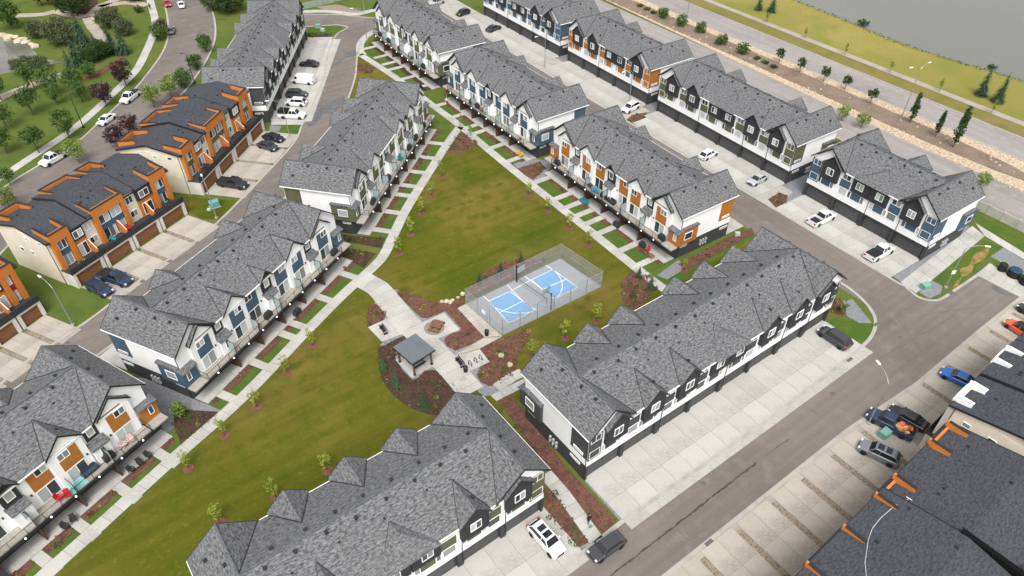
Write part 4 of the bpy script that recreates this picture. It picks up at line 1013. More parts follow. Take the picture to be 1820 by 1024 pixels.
        if extra == 'load':
            for i in range(14):
                q = MB(); s = rnd.uniform(.18,.42); q.box(-s,s,-s*.7,s*.7,0,.3); o = q.build('cargo', M['load'+str(i%3)], root, (X(rnd.uniform(.66,.92)), rnd.uniform(-.55,.55), .75+rnd.uniform(0,.35))); o.rotation_euler = (rnd.uniform(-.4,.4),rnd.uniform(-.4,.4),rnd.uniform(0,3))
    return root
M['load0'] = mat('orange_load', (.62,.14,.05), .7); M['load1'] = mat('cardboard', (.52,.36,.2), .85); M['load2'] = mat('pale_wood', (.6,.47,.3), .8)
def carpx(kind, colr, c, f, label, zc=.8, **k):
    p, q = g(c[0],c[1],zc), g(f[0],f[1],zc); return car(kind, colr, p, math.atan2(q.y-p.y, q.x-p.x), label, **k)
carpx('suv','white',(971,956),(996,984),'white SUV with black glass roof panels outside the olive panelled garages', sun=True)
carpx('hatch','char',(1079,970),(1053,988),'charcoal hatchback stopped on the lane at the end of a footpath')
carpx('suv','char',(1484,599),(1460,583),'dark grey SUV on the concrete driveway nearest the rounded lawn corner')
carpx('pickup','navy',(1584,752),(1548,733),'navy pickup with orange and tan boxes in its bed', extra='load')
carpx('sedan','black',(1615,741),(1588,726),'black sedan beside the loaded navy pickup')
carpx('suv','grey',(1564,804),(1534,790),'grey SUV with roof glass on a tan driveway', sun=True)
carpx('sedan','blue',(1706,671),(1680,659),'bright blue sedan on a tan driveway')
carpx('hatch','red',(1815,584),(1790,568),'orange red hatchback with dark roof on a tan driveway', roofm=M['plastic'])
carpx('sedan','black',(1840,556),(1815,541),'dark sedan just beyond the orange red hatchback')
carpx('pickup','white',(1461,387),(1484,376),'white pickup with open black bed at the blue panelled garages')
carpx('pickup','white',(1564,447),(1590,433),'white pickup with covered bed at the blue panelled garages', extra='cover')
carpx('sedan','silver',(1347,317),(1331,326),'silver sedan at the olive panelled garages')
carpx('hatch','white',(1259,273),(1273,266),'white hatchback with black rear spoiler on the concrete driveway')
carpx('suv','white',(1121,190),(1104,199),'white SUV next to a small mulch island')
carpx('hatch','black',(823,21),(809,26),'black hatchback on the far driveway')
carpx('sedan','char',(877,49),(890,44),'dark grey sedan on the far driveway')
carpx('suv','silver',(777,3),(765,8),'silver SUV parked behind the far olive panelled row')
carpx('sedan','black',(549,112),(535,111),'black sedan on the driveway nearest the lawn with utility boxes')
carpx('van','white',(539,142),(518,140),'white panel van on the driveway')
carpx('suv','char',(527,166),(545,166),'dark grey SUV between a white van and a white SUV')
carpx('suv','white',(526,181),(510,180),'white SUV between a dark SUV and a white pickup')
carpx('pickup','white',(519,203),(540,204),'white pickup with a dark cap over its bed', extra='cap')
carpx('sedan','black',(486,243),(499,246),'black sedan at the olive panelled orange row')
carpx('sedan','char',(476,258),(489,262),'charcoal sedan beside the black sedan at the orange row')
carpx('pickup','black',(414,325),(438,329),'black pickup on the tan driveway beside green utility box', extra='cover')
carpx('pickup','navy',(205,493),(230,501),'dark blue pickup at the brown garage doors', extra='cover')
carpx('suv','navy',(176,511),(196,521),'dark navy SUV beside the dark blue pickup')
carpx('sedan','rose',(297,6),(301,15),'red car on the curved road', zc=.6); carpx('sedan','white',(322,8),(319,-3),'white sedan passing the red car', zc=.6)
carpx('sedan','slate',(304,54),(305,44),'slate blue sedan on the curved road', zc=.6)
carpx('pickup','white',(231,171),(218,181),'white pickup parked by purple leaved trees on the curved road', extra='cover')
carpx('sedan','white',(188,211),(177,219),'white sedan parked along the curved road')
carpx('pickup','white',(95,280),(77,290),'white pickup parked near the young park tree', extra='cover')
# ---------------------------------------------------------------- trees, shrubs, plants
def leafm(name, c, c2, var=.18):
    m = mat(name, c, .75, [(1.6, 3, c2, .42, .62)], var=var, spec=.2)
    b = m.node_tree.nodes['Principled BSDF']; b.inputs['Subsurface Weight'].default_value = 0.0
    return m
M['lf'] = leafm('green_leaves', (.050,.095,.020), (.085,.14,.032)); M['lfp'] = leafm('pale_leaves', (.13,.19,.032), (.19,.25,.05)); M['lfy'] = leafm('yellow_green_leaves', (.20,.25,.03), (.27,.31,.055))
M['lfd'] = leafm('dark_leaves', (.028,.058,.014), (.048,.085,.022)); M['lfu'] = leafm('purple_leaves', (.040,.018,.024), (.068,.03,.036)); M['spr'] = leafm('spruce_needles', (.030,.058,.030), (.055,.09,.05))
M['will'] = leafm('greyish_leaves', (.070,.088,.038), (.105,.12,.055)); M['bark'] = mat('bark', (.085,.065,.05), .9); M['reds'] = leafm('rust_foliage', (.16,.065,.035), (.11,.10,.03))
def leaf(mb, p, s, rg, up=.5):
    n = Vector((rg.gauss(0,1), rg.gauss(0,1), rg.gauss(0,1)+up)).normalized(); t = n.orthogonal().normalized(); q = n.cross(t)
    a = rg.uniform(0,6.28); t, q = t*math.cos(a)+q*math.sin(a), q*math.cos(a)-t*math.sin(a)
    p = Vector(p); mb.add([p-t*s, p+q*s*.55, p+t*s, p-q*s*.55], [(0,1,2,3)])
def crown_mesh(name, m, rg, r, h, z0, clumps, per, ls, squash=1.0, conical=0.0):
    b = MB()
    for c in range(clumps):
        while True:
            v = Vector((rg.uniform(-1,1),rg.uniform(-1,1),rg.uniform(-1,1)))
            if .25 < v.length < 1: break
        k = 1.0 - conical*max(0,(v.z+1)/2)
        c0 = Vector((v.x*r*k, v.y*r*k, z0+h/2+v.z*h/2)); cr = rg.uniform(.22,.36)*min(r,h/2)+.08
        for i in range(per):
            d = Vector((rg.gauss(0,1),rg.gauss(0,1),rg.gauss(0,.8))).normalized()*cr*rg.uniform(.45,1.0)
            leaf(b, c0+d, ls*rg.uniform(.6,1.25), rg)
    return b.mesh(name, m)
def trunk_mesh(h, r, rg, limbs=5, zc=None):
    b = MB(); zc = zc or h*.5; b.bar((0,0,-.05),(rg.uniform(-.05,.05),rg.uniform(-.05,.05),h*.75), r, r*.45, 7)
    for i in range(limbs):
        a = rg.uniform(0,6.28); z = rg.uniform(h*.3,h*.7); l = h*.3
        b.bar((0,0,z),(math.cos(a)*l*.7,math.sin(a)*l*.7,z+l*.6), r*.4, r*.12, 5)
    return b.mesh('trunk', M['bark'])
def spruce_mesh(rg, r, h, m):
    b = MB(); lv = int(h*3.2)
    for i in range(lv):
        f = i/lv; z = .35 + f*(h-.35); rr = r*(1-f)**.9*rg.uniform(.85,1.1)+.06; k = max(5, int(17*(1-f))+4)
        for j in range(k):
            a = rg.uniform(0,6.28); d = Vector((math.cos(a),math.sin(a),0)); q = Vector((-d.y,d.x,0))
            L_ = rr*rg.uniform(.7,1.1); w_ = L_*.16+.05
            for s in range(4):
                f0 = (s+.3)/4; c0 = Vector((0,0,z)) + d*L_*f0 - Vector((0,0,.30*L_*f0*f0))
                ln = .2+.14*L_
                b.add([c0-q*w_*(1.25-f0), c0+d*ln*.9-Vector((0,0,.08)), c0+q*w_*(1.25-f0), c0-d*ln*.3+Vector((0,0,.08))], [(0,1,2,3)])
    return b.mesh('crown', m)
TV = {}
def variants(key, fn, k=3):
    if key not in TV: TV[key] = [fn(random.Random(hash(key[0])%97+i*13 if False else i*31+len(key[0])*7)) for i in range(k)]
    return TV[key]
def make_tree(kind):
    def f(rg):
        if kind == 'round': return (trunk_mesh(4.2,.11,rg), crown_mesh('crown', M['lf'], rg, 1.75, 3.6, 1.5, 62, 24, .17))
        if kind == 'dense': return (trunk_mesh(3.2,.10,rg), crown_mesh('crown', M['lf'], rg, 1.55, 3.0, .7, 70, 26, .16))
        if kind == 'pale': return (trunk_mesh(3.6,.09,rg), crown_mesh('crown', M['lfp'], rg, 1.6, 3.0, 1.1, 52, 22, .17))
        if kind == 'purple': return (trunk_mesh(4.0,.11,rg), crown_mesh('crown', M['lfu'], rg, 1.75, 3.6, 1.2, 62, 24, .18))
        if kind == 'young': return (trunk_mesh(3.4,.045,rg,4), crown_mesh('crown', M['lfy'], rg, .58, 2.6, .9, 22, 14, .11))
        if kind == 'sapling': return (trunk_mesh(3.0,.04,rg,4), crown_mesh('crown', M['lfp'], rg, .45, 1.9, 1.0, 16, 14, .12))
        if kind == 'poplar': return (trunk_mesh(6,.10,rg,3), crown_mesh('crown', M['lfd'], rg, .95, 7.2, .8, 85, 24, .17, conical=.75))
        if kind == 'lolli': return (trunk_mesh(2.6,.06,rg,3), crown_mesh('crown', M['lfd'], rg, .85, 1.9, 1.1, 30, 22, .14))
        if kind == 'ball': return (trunk_mesh(1.6,.06,rg,3), crown_mesh('crown', M['lf'], rg, 1.25, 2.1, .15, 46, 24, .15))
        if kind == 'willow': return (trunk_mesh(3.6,.16,rg), crown_mesh('crown', M['will'], rg, 3.0, 4.0, .4, 130, 28, .2))
        if kind == 'bigdark': return (trunk_mesh(4.5,.2,rg), crown_mesh('crown', M['lfd'], rg, 3.4, 5.0, .8, 150, 28, .22))
        if kind == 'ybush': return (trunk_mesh(1.2,.05,rg,5), crown_mesh('crown', M['lfp'], rg, .95, 1.9, .02, 46, 24, .12, conical=.5))
        if kind == 'bush': return (trunk_mesh(1.2,.05,rg,5), crown_mesh('crown', M['lfd'], rg, 1.2, 1.7, .02, 36, 22, .14))
    return variants((kind,), f)
TREES = 0
def tree(kind, px, label, s=1.0, sz=None, group=None, cat='tree', name=None, at=None):
    global TREES
    p = at if at is not None else g(*px)
    root = empty(name or 'tree', (p.x,p.y,0), rnd.uniform(0,6.28)); tag(root, label, cat, group)
    sz = sz or s*rnd.uniform(.92,1.08)
    if kind == 'spruce':
        V = variants(('spruce',), lambda rg: (trunk_mesh(5.5,.13,rg,0), spruce_mesh(rg, 1.75, 7.2, M['spr'])))
    else: V = make_tree(kind)
    t, c = V[TREES % 3]; TREES += 1
    for nm, me in (('trunk', t), ('crown', c)):
        o = link(nm, me, root); o.scale = (s, s, sz)
    return root
ORD = ('first','second','third','fourth','fifth','sixth','seventh')
# saplings in the courtyard, each in its mulch ring
def ring_mesh():
    def f():
        b = MB(); rg = random.Random(3); n = 18; P = [(math.cos(i*6.283/n)*rg.uniform(.72,.95), math.sin(i*6.283/n)*rg.uniform(.72,.95)) for i in range(n)]
        b.prism_z(P, 0, .05); b.add([(x*.6,y*.6,.06) for x,y in P]+[(0,0,.10)], [(i,(i+1)%n,n) for i in range(n)]); return b.mesh('mulch_ring', M['mulch2'])
    return cached('ring', f)
M['mulch2'] = mat('red_bark_mulch', (.17,.075,.048), .95, [(3, 4, (.10,.048,.034), .4, .65)], .8)
def young(px, label, s=1.0, group=None):
    t = tree('young', px, label, s, group=group, name='young_tree'); r = link('mulch_ring', ring_mesh(), t, (0,0,.012), rnd.uniform(0,6)); r.scale = (.82,.82,1)
    return t
for i, p in enumerate(((555,616),(510,664),(457,724),(400,775),(335,833))): young(p, ORD[i]+' slender tree in a bark ring along the west walkway, counting from the plaza', group='slender trees along the west walkway')
for i, p in enumerate(((710,452),(730,418),(749,381),(767,348),(785,315))): young(p, ORD[i]+' slender tree along the olive panelled row, counting from the plaza', 1.05, 'slender trees by the olive panelled row')
for i, p in enumerate(((1046,437),(1012,406),(974,376),(940,348))): young(p, ORD[i]+' slender tree along the orange panelled row, counting from the court', 1.0, 'slender trees by the orange panelled row')
for i, p in enumerate(((947,634),(1004,602),(1060,572))): young(p, ORD[i]+' slender tree between court and long roof, counting from the bike racks', 1.1, 'slender trees between court and roof')
for i, p in enumerate(((582,837),(490,885),(392,930))): young(p, ORD[i]+' slender lawn tree along the olive panelled garage row, counting from the pavilion', 1.0, 'slender trees near the lawn roof edge')
young((1217,481), 'single small tree ring in the turf behind the long roof', .7)
for p in ((819,228),(836,243)): tree('sapling', p, 'small leafy tree in the bark bed at the walkway fork', 1.0, group='small trees at the walkway fork')
tree('sapling', (530,52), 'thin tree on the island with utility boxes', 1.5, 2.0); 
for p in ((1495,560),(1478,545)): tree('sapling', p, 'spindly pale tree at the rounded corner by the long row', 1.1, group='pale trees at the rounded corner')
# conifers and shrubs by the plaza
for p, s in (((682,657),.38),((705,687),.42),((754,725),.42)): tree('spruce', p, 'young blue green spruce in the dark bark bed by the pavilion', s, group='young spruces by the pavilion', name='spruce_tree')
for p, s in (((1135,494),.36),((1156,515),.40),((1125,528),.34)): tree('spruce', p, 'young dark spruce in the bark bed beside the court', s, group='young spruces beside the court', name='spruce_tree')
for p, s in (((890,487),.34),((926,467),.34),((852,504),.32)): tree('spruce', p, 'little spruce in the bark strip behind the court fence', s, group='little spruces behind the court fence', name='spruce_tree')
tree('ybush', (321,740), 'rounded yellow green evergreen in the bed between two rows', 1.0, 1.5, cat='shrub', name='shrub')
# park
for p in ((63,160),(98,170),(60,205),(14,272),(124,246),(70,272),(14,230),(142,172)): tree('round', p, 'green leafy park tree on the grass by the curved road', rnd.uniform(1.1,1.4), group='green park trees on the grass')
for p, s in (((3,178),1.2),((148,182),.9),((103,186),.9),((20,330),.75)): tree('round', p, 'green leafy park tree on the grass by the curved road', s, group='green park trees on the grass')
for p, s in (((21,52),2.0),((285,72),1.3),((163,140),1.0)): tree('dense', p, 'broad leafy tree near the pond paths', s, group='broad trees near the pond paths')
for i, (p, s) in enumerate((((330,156),1.25),((350,124),1.1),((368,92),1.15),((378,20),1.5))): tree('dense', p, ORD[i]+' bright green kerb tree by the dark bay row, counting from the orange row', s, group='trees lining the curved road')
for p, s in (((410,22),2.2),((398,8),1.8)): tree('bigdark', p, 'large dark tree behind the dark bay row', s*.6, group='large dark trees behind the dark bay row')
for p, s in (((305,173),1.2),((275,192),1.25),((142,290),1.2),((20,372),1.1)): tree('pale', p, 'pale green tree growing behind the orange rows', s, group='pale trees behind the orange rows')
for p, s in (((190,188),1.15),((225,152),1.2),((290,62),.9),((75,10),1.4),((95,8),1.3)): tree('purple', p, 'dark purple leaved tree beside the park sidewalk', s, group='purple trees beside the park sidewalk')
for p, s in (((212,262),1.05),((236,240),1.0)): tree('purple', p, 'purple leaved tree in the gap between the orange rows', s, group='purple trees between the orange rows')
for p, s in (((112,78),1.35),((70,66),.9),((200,48),1.15),((222,62),.9),((45,130),.9),((70,124),.8)): tree('willow', p, 'spreading grey green willow bush near the pond', s, group='willow bushes near the pond', cat='shrub', name='willow_bush')
for p, s in (((138,28),1.35),((240,2),.8),((165,112),.6),((185,102),.7)): tree('bigdark', p, 'dense dark thicket beside the park path', s, group='dark thickets beside the park path', cat='shrub', name='thicket')
for p, s in (((152,86),1.45),((141,118),1.3),((132,138),1.1),((203,96),1.15),((222,96),1.2),((178,104),1.0),((160,96),1.2)): tree('spruce', p, 'dark spruce in the clump between pond and sidewalk', s, group='spruces between pond and sidewalk', name='spruce_tree')
tree('bush', (248,22), 'small dark bush on the rough grass', 1.1, cat='shrub', name='shrub')
# along the wide road
for i, p in enumerate(((1320,95),(1281,79),(1246,57),(1211,46),(1179,32))): tree('ball', p, ORD[i]+' rounded median tree, counting away from the small dark trees', 1.25, group='rounded trees on the road median')
for i, p in enumerate(((1546,184),(1501,161),(1463,145),(1421,129),(1384,112))): tree('lolli', p, ORD[i]+' small dark median tree, counting from the two armed lamp', 1.2, group='small dark trees on the road median')
for i, (p, s) in enumerate((((1617,218),.95),((1662,243),.8),((1693,262),1.15))): tree('poplar', p, ORD[i]+' narrow columnar tree on the median, counting from the two armed lamp', s, group='columnar trees on the road median')
for p, s in (((1742,170),1.0),((1772,182),1.0)): tree('spruce', p, 'slim spruce on the dry slope above the lake', s, group='slim spruces above the lake', name='spruce_tree')
for i, p in enumerate(((1761,202),(1669,163),(1581,129),(1501,98),(1430,68),(1362,40))): tree('sapling', p, ORD[i]+' thin pale tree along the lake path, counting from the slim spruces', 1.1, group='thin trees beside the lake path')
for p in ((1530,228),(1740,335),(1495,215)): tree('pale', p, 'pale tree behind the row beside the wide road', .8, group='pale trees beside the wide road')
tree('bush', (1533,46), 'dark reeds growing at the lake edge', 1.3, 1.0, cat='shrub', name='reed_clump'); tree('bush', (1763,122), 'small clump of reeds at the lake edge', .9, .6, cat='shrub', name='reed_clump')
for p in ((1138,12),(1150,18),(1162,24)): tree('bush', p, 'low green hedge shrub on the median', .8, .5, group='low hedge on the median', cat='shrub', name='hedge_shrub')
for p in ((1345,105),(1360,113),(1375,121)): tree('bush', p, 'low grass tuft on the median past the rounded trees', .8, .45, group='tufts on the median', cat='shrub', name='hedge_shrub')
for p, s in (((1371,22),.9),((1348,18),.8)): tree('spruce', p, 'spruce on the verge across from the rounded median trees', s, group='spruces across from the rounded trees', name='spruce_tree')
# ---- shrubs and perennials in the beds
def inside(P, x, y):
    c = False; n = len(P)
    for i in range(n):
        x0,y0 = P[i][0],P[i][1]; x1,y1 = P[i-1][0],P[i-1][1]
        if (y0 > y) != (y1 > y) and x < (x1-x0)*(y-y0)/(y1-y0)+x0: c = not c
    return c
def clump(m, rg, r=.38):
    b = MB()
    for i in range(46):
        a = rg.uniform(0,6.28); q = rg.random()**.5*r; leaf(b, (math.cos(a)*q, math.sin(a)*q, rg.uniform(.05,r*1.1*(1.1-q/r))), .10, rg)
    return b.mesh('shrub', m)
CL = {k: [clump(M[k], random.Random(i+5)) for i in range(2)] for k in ('lf','lfy','reds','will')}
small = {k: MB() for k in ('lf','reds','lfy')}
rg = random.Random(11); cnt = 0
SH = {'lf':'small leafy green shrub in the bark mulch','lfy':'small yellow green shrub in the bark mulch','reds':'small rust coloured shrub in the bark mulch','will':'small grey green shrub in the bark mulch'}
for o, P in BEDS:
    xs = [p[0] for p in P]; ys = [p[1] for p in P]; area = 0
    for i in range(len(P)): area += P[i-1][0]*P[i][1]-P[i][0]*P[i-1][1]
    area = abs(area)/2
    for i in range(int(area*(.75 if area > 30 else .8))):
        x, y = rg.uniform(min(xs),max(xs)), rg.uniform(min(ys),max(ys))
        if not inside(P, x, y): continue
        k = rg.choices(('lf','lfy','reds','will'), (4,1.4,4,1))[0]
        if cnt < 292 and rg.random() < (.62 if area > 30 else .8):
            q = link('shrub', rg.choice(CL[k]), None, (x,y,.05), rg.uniform(0,6)); s = rg.uniform(.7,1.35); q.scale = (s,s,s*rg.uniform(.8,1.2)); tag(q, SH[k], 'shrub', 'shrubs in the planting beds: ' + {'lf':'green','lfy':'yellow green','reds':'rust','will':'grey green'}[k]); cnt += 1
    for i in range(int(area*8)):
        x, y = rg.uniform(min(xs),max(xs)), rg.uniform(min(ys),max(ys))
        if inside(P, x, y):
            k = rg.choices(('lf','reds','lfy'), (5,5,.9))[0]
            for j in range(3): leaf(small[k], (x+rg.gauss(0,.08), y+rg.gauss(0,.08), .06+rg.uniform(.02,.2)), rg.uniform(.07,.16), rg)
for k, nm in (('lf','green_perennials'),('reds','bark_and_rust_perennials'),('lfy','yellow_perennials')): tag(small[k].build(nm, M[k]), kind='stuff')
# stones by pond and plaza
M['stone'] = mat('pale_boulder', (.50,.42,.30), .9, [(2, 4, (.36,.30,.22), .4, .65)], .4, var=.15)
def boulder(rg):
    bm = bmesh.new(); bmesh.ops.create_icosphere(bm, subdivisions=2, radius=1)
    for v in bm.verts: v.co *= rg.uniform(.8,1.12); v.co.z *= .6
    me = bpy.data.meshes.new('boulder'); bm.to_mesh(me); bm.free(); me.materials.append(M['stone']); return me
BO = [boulder(random.Random(i)) for i in range(3)]
for p in cv([(10,255),(45,262),(75,270),(110,268),(140,285),(172,282),(200,300),(225,318),(250,335),(130,300),(185,305),(60,280)],0,0,4):
    q = g(*p); o = link('boulder', rnd.choice(BO), None, (q.x,q.y,.2), rnd.uniform(0,6)); s = rnd.uniform(.7,1.3); o.scale = (s,s,s*.8); tag(o, 'pale tan boulder lining the pond edge', 'boulder', 'boulders lining the pond')
for p in c6([(527,352),(548,358),(565,345),(600,328),(632,305),(938,765),(880,705),(495,355)]):
    q = g(*p); o = link('boulder', rnd.choice(BO), None, (q.x,q.y,.12), rnd.uniform(0,6)); s = rnd.uniform(.3,.5); o.scale = (s,s,s); tag(o, 'pale boulder set in the bark beds by the court', 'boulder', 'boulders in the court beds')
b = MB(); rg = random.Random(5)
for i in range(5200):
    t = rg.uniform(-210,-25); lo = 139.4 if t > -60 else 139.4+(-60-t)*.027; n = rg.uniform(lo, 151.0)
    if t < -36 and 142.4 < n < 148.4 and rg.random() < .97: continue
    p = nt_(n,t); s = rg.uniform(.12,.34); z = .03
    b.add([(p.x-s,p.y-s*.4,z),(p.x+s*.2,p.y-s,z),(p.x+s,p.y+s*.3,z),(p.x-s*.3,p.y+s,z),(p.x+rg.uniform(-.1,.1),p.y,z+s*.8)], [(0,1,4),(1,2,4),(2,3,4),(3,0,4)])
tag(b.build('loose_rocks', M['rock2']) if 'rock2' in M else b.build('loose_rocks', M['rock']), kind='stuff')

b = MB(); rg = random.Random(9); sh = smooth(lk, 8)
for a, c in zip(sh, sh[1:]):
    for i in range(int((c-a).length*7)):
        q = a.lerp(c, rg.random()) - NV*rg.uniform(-.25,1.1); leaf(b, (q.x,q.y,rg.uniform(.05,.5)), rg.uniform(.12,.3), rg, .1)
tag(b.build('shore_reeds', M['will']), kind='stuff')
# ---------------------------------------------------------------- plaza furniture, court equipment
M['steel'] = mat('galvanised_steel', (.36,.38,.40), .4, metal=.6); M['proof'] = mat('grey_metal_roof', (.13,.14,.155), .45, [(.4, 2, (.115,.125,.14), .4, .7)])
M['post'] = mat('stained_post', (.13,.075,.04), .7); M['slat'] = mat('brown_slat', (.17,.085,.05), .7); M['mesh'] = None
def chain():
    m = bpy.data.materials.new('chain_link'); m.use_nodes = True; n = m.node_tree.nodes; l = m.node_tree.links; n.clear()
    o = n.new('ShaderNodeOutputMaterial'); mx = n.new('ShaderNodeMixShader'); t = n.new('ShaderNodeBsdfTransparent'); d = n.new('ShaderNodeBsdfPrincipled'); d.inputs['Base Color'].default_value = (.45,.47,.49,1); d.inputs['Roughness'].default_value = .5
    mx.inputs[0].default_value = .26; l.new(t.outputs[0], mx.inputs[1]); l.new(d.outputs[0], mx.inputs[2]); l.new(mx.outputs[0], o.inputs[0]); return m
M['mesh'] = chain()
# court fence: four sides, each with posts, rails and mesh panels
fr = empty('court_fence', (CT[0].x,CT[0].y,.06)); tag(fr, 'tall chain link fence enclosing the blue and grey sports court', 'fence')
FO = CT[0]
for i in range(4):
    a, c = CT[i], CT[(i+1)%4]; L_ = (c-a).length; k = max(2, round(L_/3.0)); hf = 3.0
    for j in range(k):
        p, q = a.lerp(c, j/k)-FO, a.lerp(c,(j+1)/k)-FO
        b = MB(); b.bar((p.x,p.y,0),(p.x,p.y,hf+.05),.045,k=6); b.build('fence_post', M['steel'], fr)
        if i == 3 and j == k//2:
            b = MB(); 
            for pp in (p.lerp(q,.2), p.lerp(q,.75)): b.bar((pp.x,pp.y,0),(pp.x,pp.y,2.2),.04)
            b.build('gate_frame', M['steel'], fr)
            b = MB(); c0, c1 = p.lerp(q,.35), p.lerp(q,.65); b.add([(c0.x,c0.y-.05,1.2),(c1.x,c1.y-.05,1.2),(c1.x,c1.y-.05,1.9),(c0.x,c0.y-.05,1.9),(c0.x,c0.y-.03,1.2),(c1.x,c1.y-.03,1.2),(c1.x,c1.y-.03,1.9),(c0.x,c0.y-.03,1.9)], [(0,1,2,3),(4,5,6,7),(0,1,5,4),(2,3,7,6),(1,2,6,5),(3,0,4,7)]); b.build('notice_board', M['trimw'], fr)
        b = MB(); b.add([(p.x,p.y,.08),(q.x,q.y,.08),(q.x,q.y,hf),(p.x,p.y,hf)], [(0,1,2,3)]); b.build('mesh_panel', M['mesh'], fr)
        for z in (.1, 1.5, hf):
            b = MB(); b.bar((p.x,p.y,z),(q.x,q.y,z),.028,k=5); b.build('fence_rail', M['steel'], fr)
# net posts with basketball hoops
def hoop(px, to, label):
    p = g(*px); q = g(*to); d = (q-p); d.z = 0; d.normalize(); r = empty('basketball_hoop', (p.x,p.y,.06)); tag(r, label, 'basketball hoop', 'hoops beside the court')
    b = MB(); b.bar((0,0,0),(0,0,3.3),.09,k=8); b.bar((0,0,3.2),(d.x*1.0,d.y*1.0,3.0),.06); b.build('pole', M['rail'], r)
    e = Vector((-d.y,d.x,0)); b = MB(); c0 = d*1.05
    A_ = [c0-e*.75+Vector((0,0,2.75)), c0+e*.75+Vector((0,0,2.75)), c0+e*.75+Vector((0,0,3.75)), c0-e*.75+Vector((0,0,3.75))]
    b.add(A_+[p_+d*.05 for p_ in A_], [(0,1,2,3),(4,5,6,7),(0,1,5,4),(1,2,6,5),(2,3,7,6),(3,0,4,7)]); b.build('backboard', M['screen'], r)
    b = MB(); cc = d*1.35
    for i in range(12):
        t0, t1 = i*math.pi/6, (i+1)*math.pi/6; b.bar((cc.x+.23*math.cos(t0),cc.y+.23*math.sin(t0),3.05),(cc.x+.23*math.cos(t1),cc.y+.23*math.sin(t1),3.05),.015)
    b.build('rim', M['orng'], r)
hoop((918,501),(950,525),'black basketball hoop pole at the lawn side of the court'); hoop((979,552),(945,528),'black basketball hoop pole at the long roof side of the court')
nr = empty('court_net', (0,0,.06)); tag(nr, 'low dark net strung across the middle of the court', 'net')
a, c = g(*c6([(985,232)])[0]), g(*c6([(1175,365)])[0]); nr.location = (a.x,a.y,.06); q = c-a
b = MB(); b.add([(0,0,.1),(q.x,q.y,.1),(q.x,q.y,.92),(0,0,.92)], [(0,1,2,3)]); b.build('net_mesh', M['netm'] if 'netm' in M else M['mesh'], nr)
b = MB(); b.bar((0,0,.95),(q.x,q.y,.95),.04); b.build('net_tape', M['trimb'], nr)
for v in ((0,0),(q.x,q.y)):
    b = MB(); b.bar((v[0],v[1],0),(v[0],v[1],1.05),.05); b.build('net_post', M['rail'], nr)
# pavilion
pc = [g(*p, 2.9) for p in c6([(188,645),(333,557),(440,672),(293,765)])]; pm = sum(pc, Vector())/4; ux = (pc[1]-pc[0]).normalized(); ax = math.atan2(ux.y,ux.x); W_ = ((pc[1]-pc[0]).length+(pc[2]-pc[3]).length)/2; D_ = ((pc[3]-pc[0]).length+(pc[2]-pc[1]).length)/2
pv = empty('pavilion', (pm.x,pm.y,.08), ax); tag(pv, 'open timber pavilion with a flat grey metal roof in the plaza', 'pavilion')
b = MB(); b.box(-W_/2,W_/2,-D_/2,D_/2,2.78,2.95); b.build('roof', M['proof'], pv)
b = MB(); b.box(-W_/2-.03,W_/2+.03,-D_/2-.03,D_/2+.03,2.6,2.778); b.build('fascia', M['trimb'], pv)
for i in range(11):
    b = MB(); x = -W_/2+.2+(W_-.4)*i/10; b.box(x-.025,x+.025,-D_/2+.02,D_/2-.02,2.951,2.98); b.build('roof_seam', M['proof'], pv)
for sx in (-1,1):
    for sy in (-1,1):
        b = MB(); x, y = sx*(W_/2-.45), sy*(D_/2-.45); b.box(x-.1,x+.1,y-.1,y+.1,0,2.6); po = b.build('post', M['post'], pv)
        b = MB(); b.box(x-.15,x+.15,y-.15,y+.15,0,.25); b.build('post_base', M['trimb'], po)
    b = MB(); b.box(sx*(W_/2-.45)-.08, sx*(W_/2-.45)+.08, -D_/2+.35, D_/2-.35, 2.32, 2.58); b.build('beam', M['post'], pv)
def picnic(pos, rz, label, m):
    r = empty('picnic_table', (pos.x,pos.y,.08), rz); tag(r, label, 'picnic table')
    for i in range(5):
        b = MB(); y = -.36+.18*i; b.box(-.95,.95,y-.08,y+.08,.70,.75); b.build('top_plank', m, r)
    for s in (-1,1):
        b = MB(); b.box(-.95,.95,s*.72-.13,s*.72+.13,.42,.47); b.build('seat', m, r)
        b = MB(); b.bar((s*.7,-.7,0),(s*.7,-.25,.7),.05); b.bar((s*.7,.7,0),(s*.7,.25,.7),.05); b.bar((s*.7,-.72,.40),(s*.7,.72,.40),.045); b.build('leg_frame', M['rail'], r)
    return r
q = g(*c6([(335,760)])[0]); picnic(q, ax, 'dark picnic table under the pavilion roof', M['trimb'])
# fire table with log benches
def log_table(px, label):
    p = g(*px); r = empty('log_table', (p.x,p.y,.08), R(-20)); tag(r, label, 'log table')
    for i in range(5):
        b = MB(); y = -.5+.25*i; b.lathe([(.11,-.9+.1*(i%2)),(.125,0),(.11,.9-.1*(i%3))], 8); o = b.build('log', M['slat'], r, (0,y,.62)); o.rotation_euler = (0,R(90),0)
    for s in (-1,1):
        b = MB(); b.box(s*.55-.13,s*.55+.13,-.5,.5,0,.5); b.build('leg', M['slat'], r)
        b = MB(); b.lathe([(.16,-.85),(.18,0),(.16,.85)], 8); o = b.build('log_seat', M['slat'], r, (0,s*1.0,.3)); o.rotation_euler = (0,R(90),0)
b = MB(); b.lathe([(1.5,0),(1.5,.012),(.0,.014)], 24); q = g(*c6([(445,525)])[0]); tag(b.build('gravel_circle', M['river'], None, (q.x,q.y,.076)), kind='structure')
log_table(c6([(462,522)])[0], 'rustic table made of brown logs on a pebble circle')
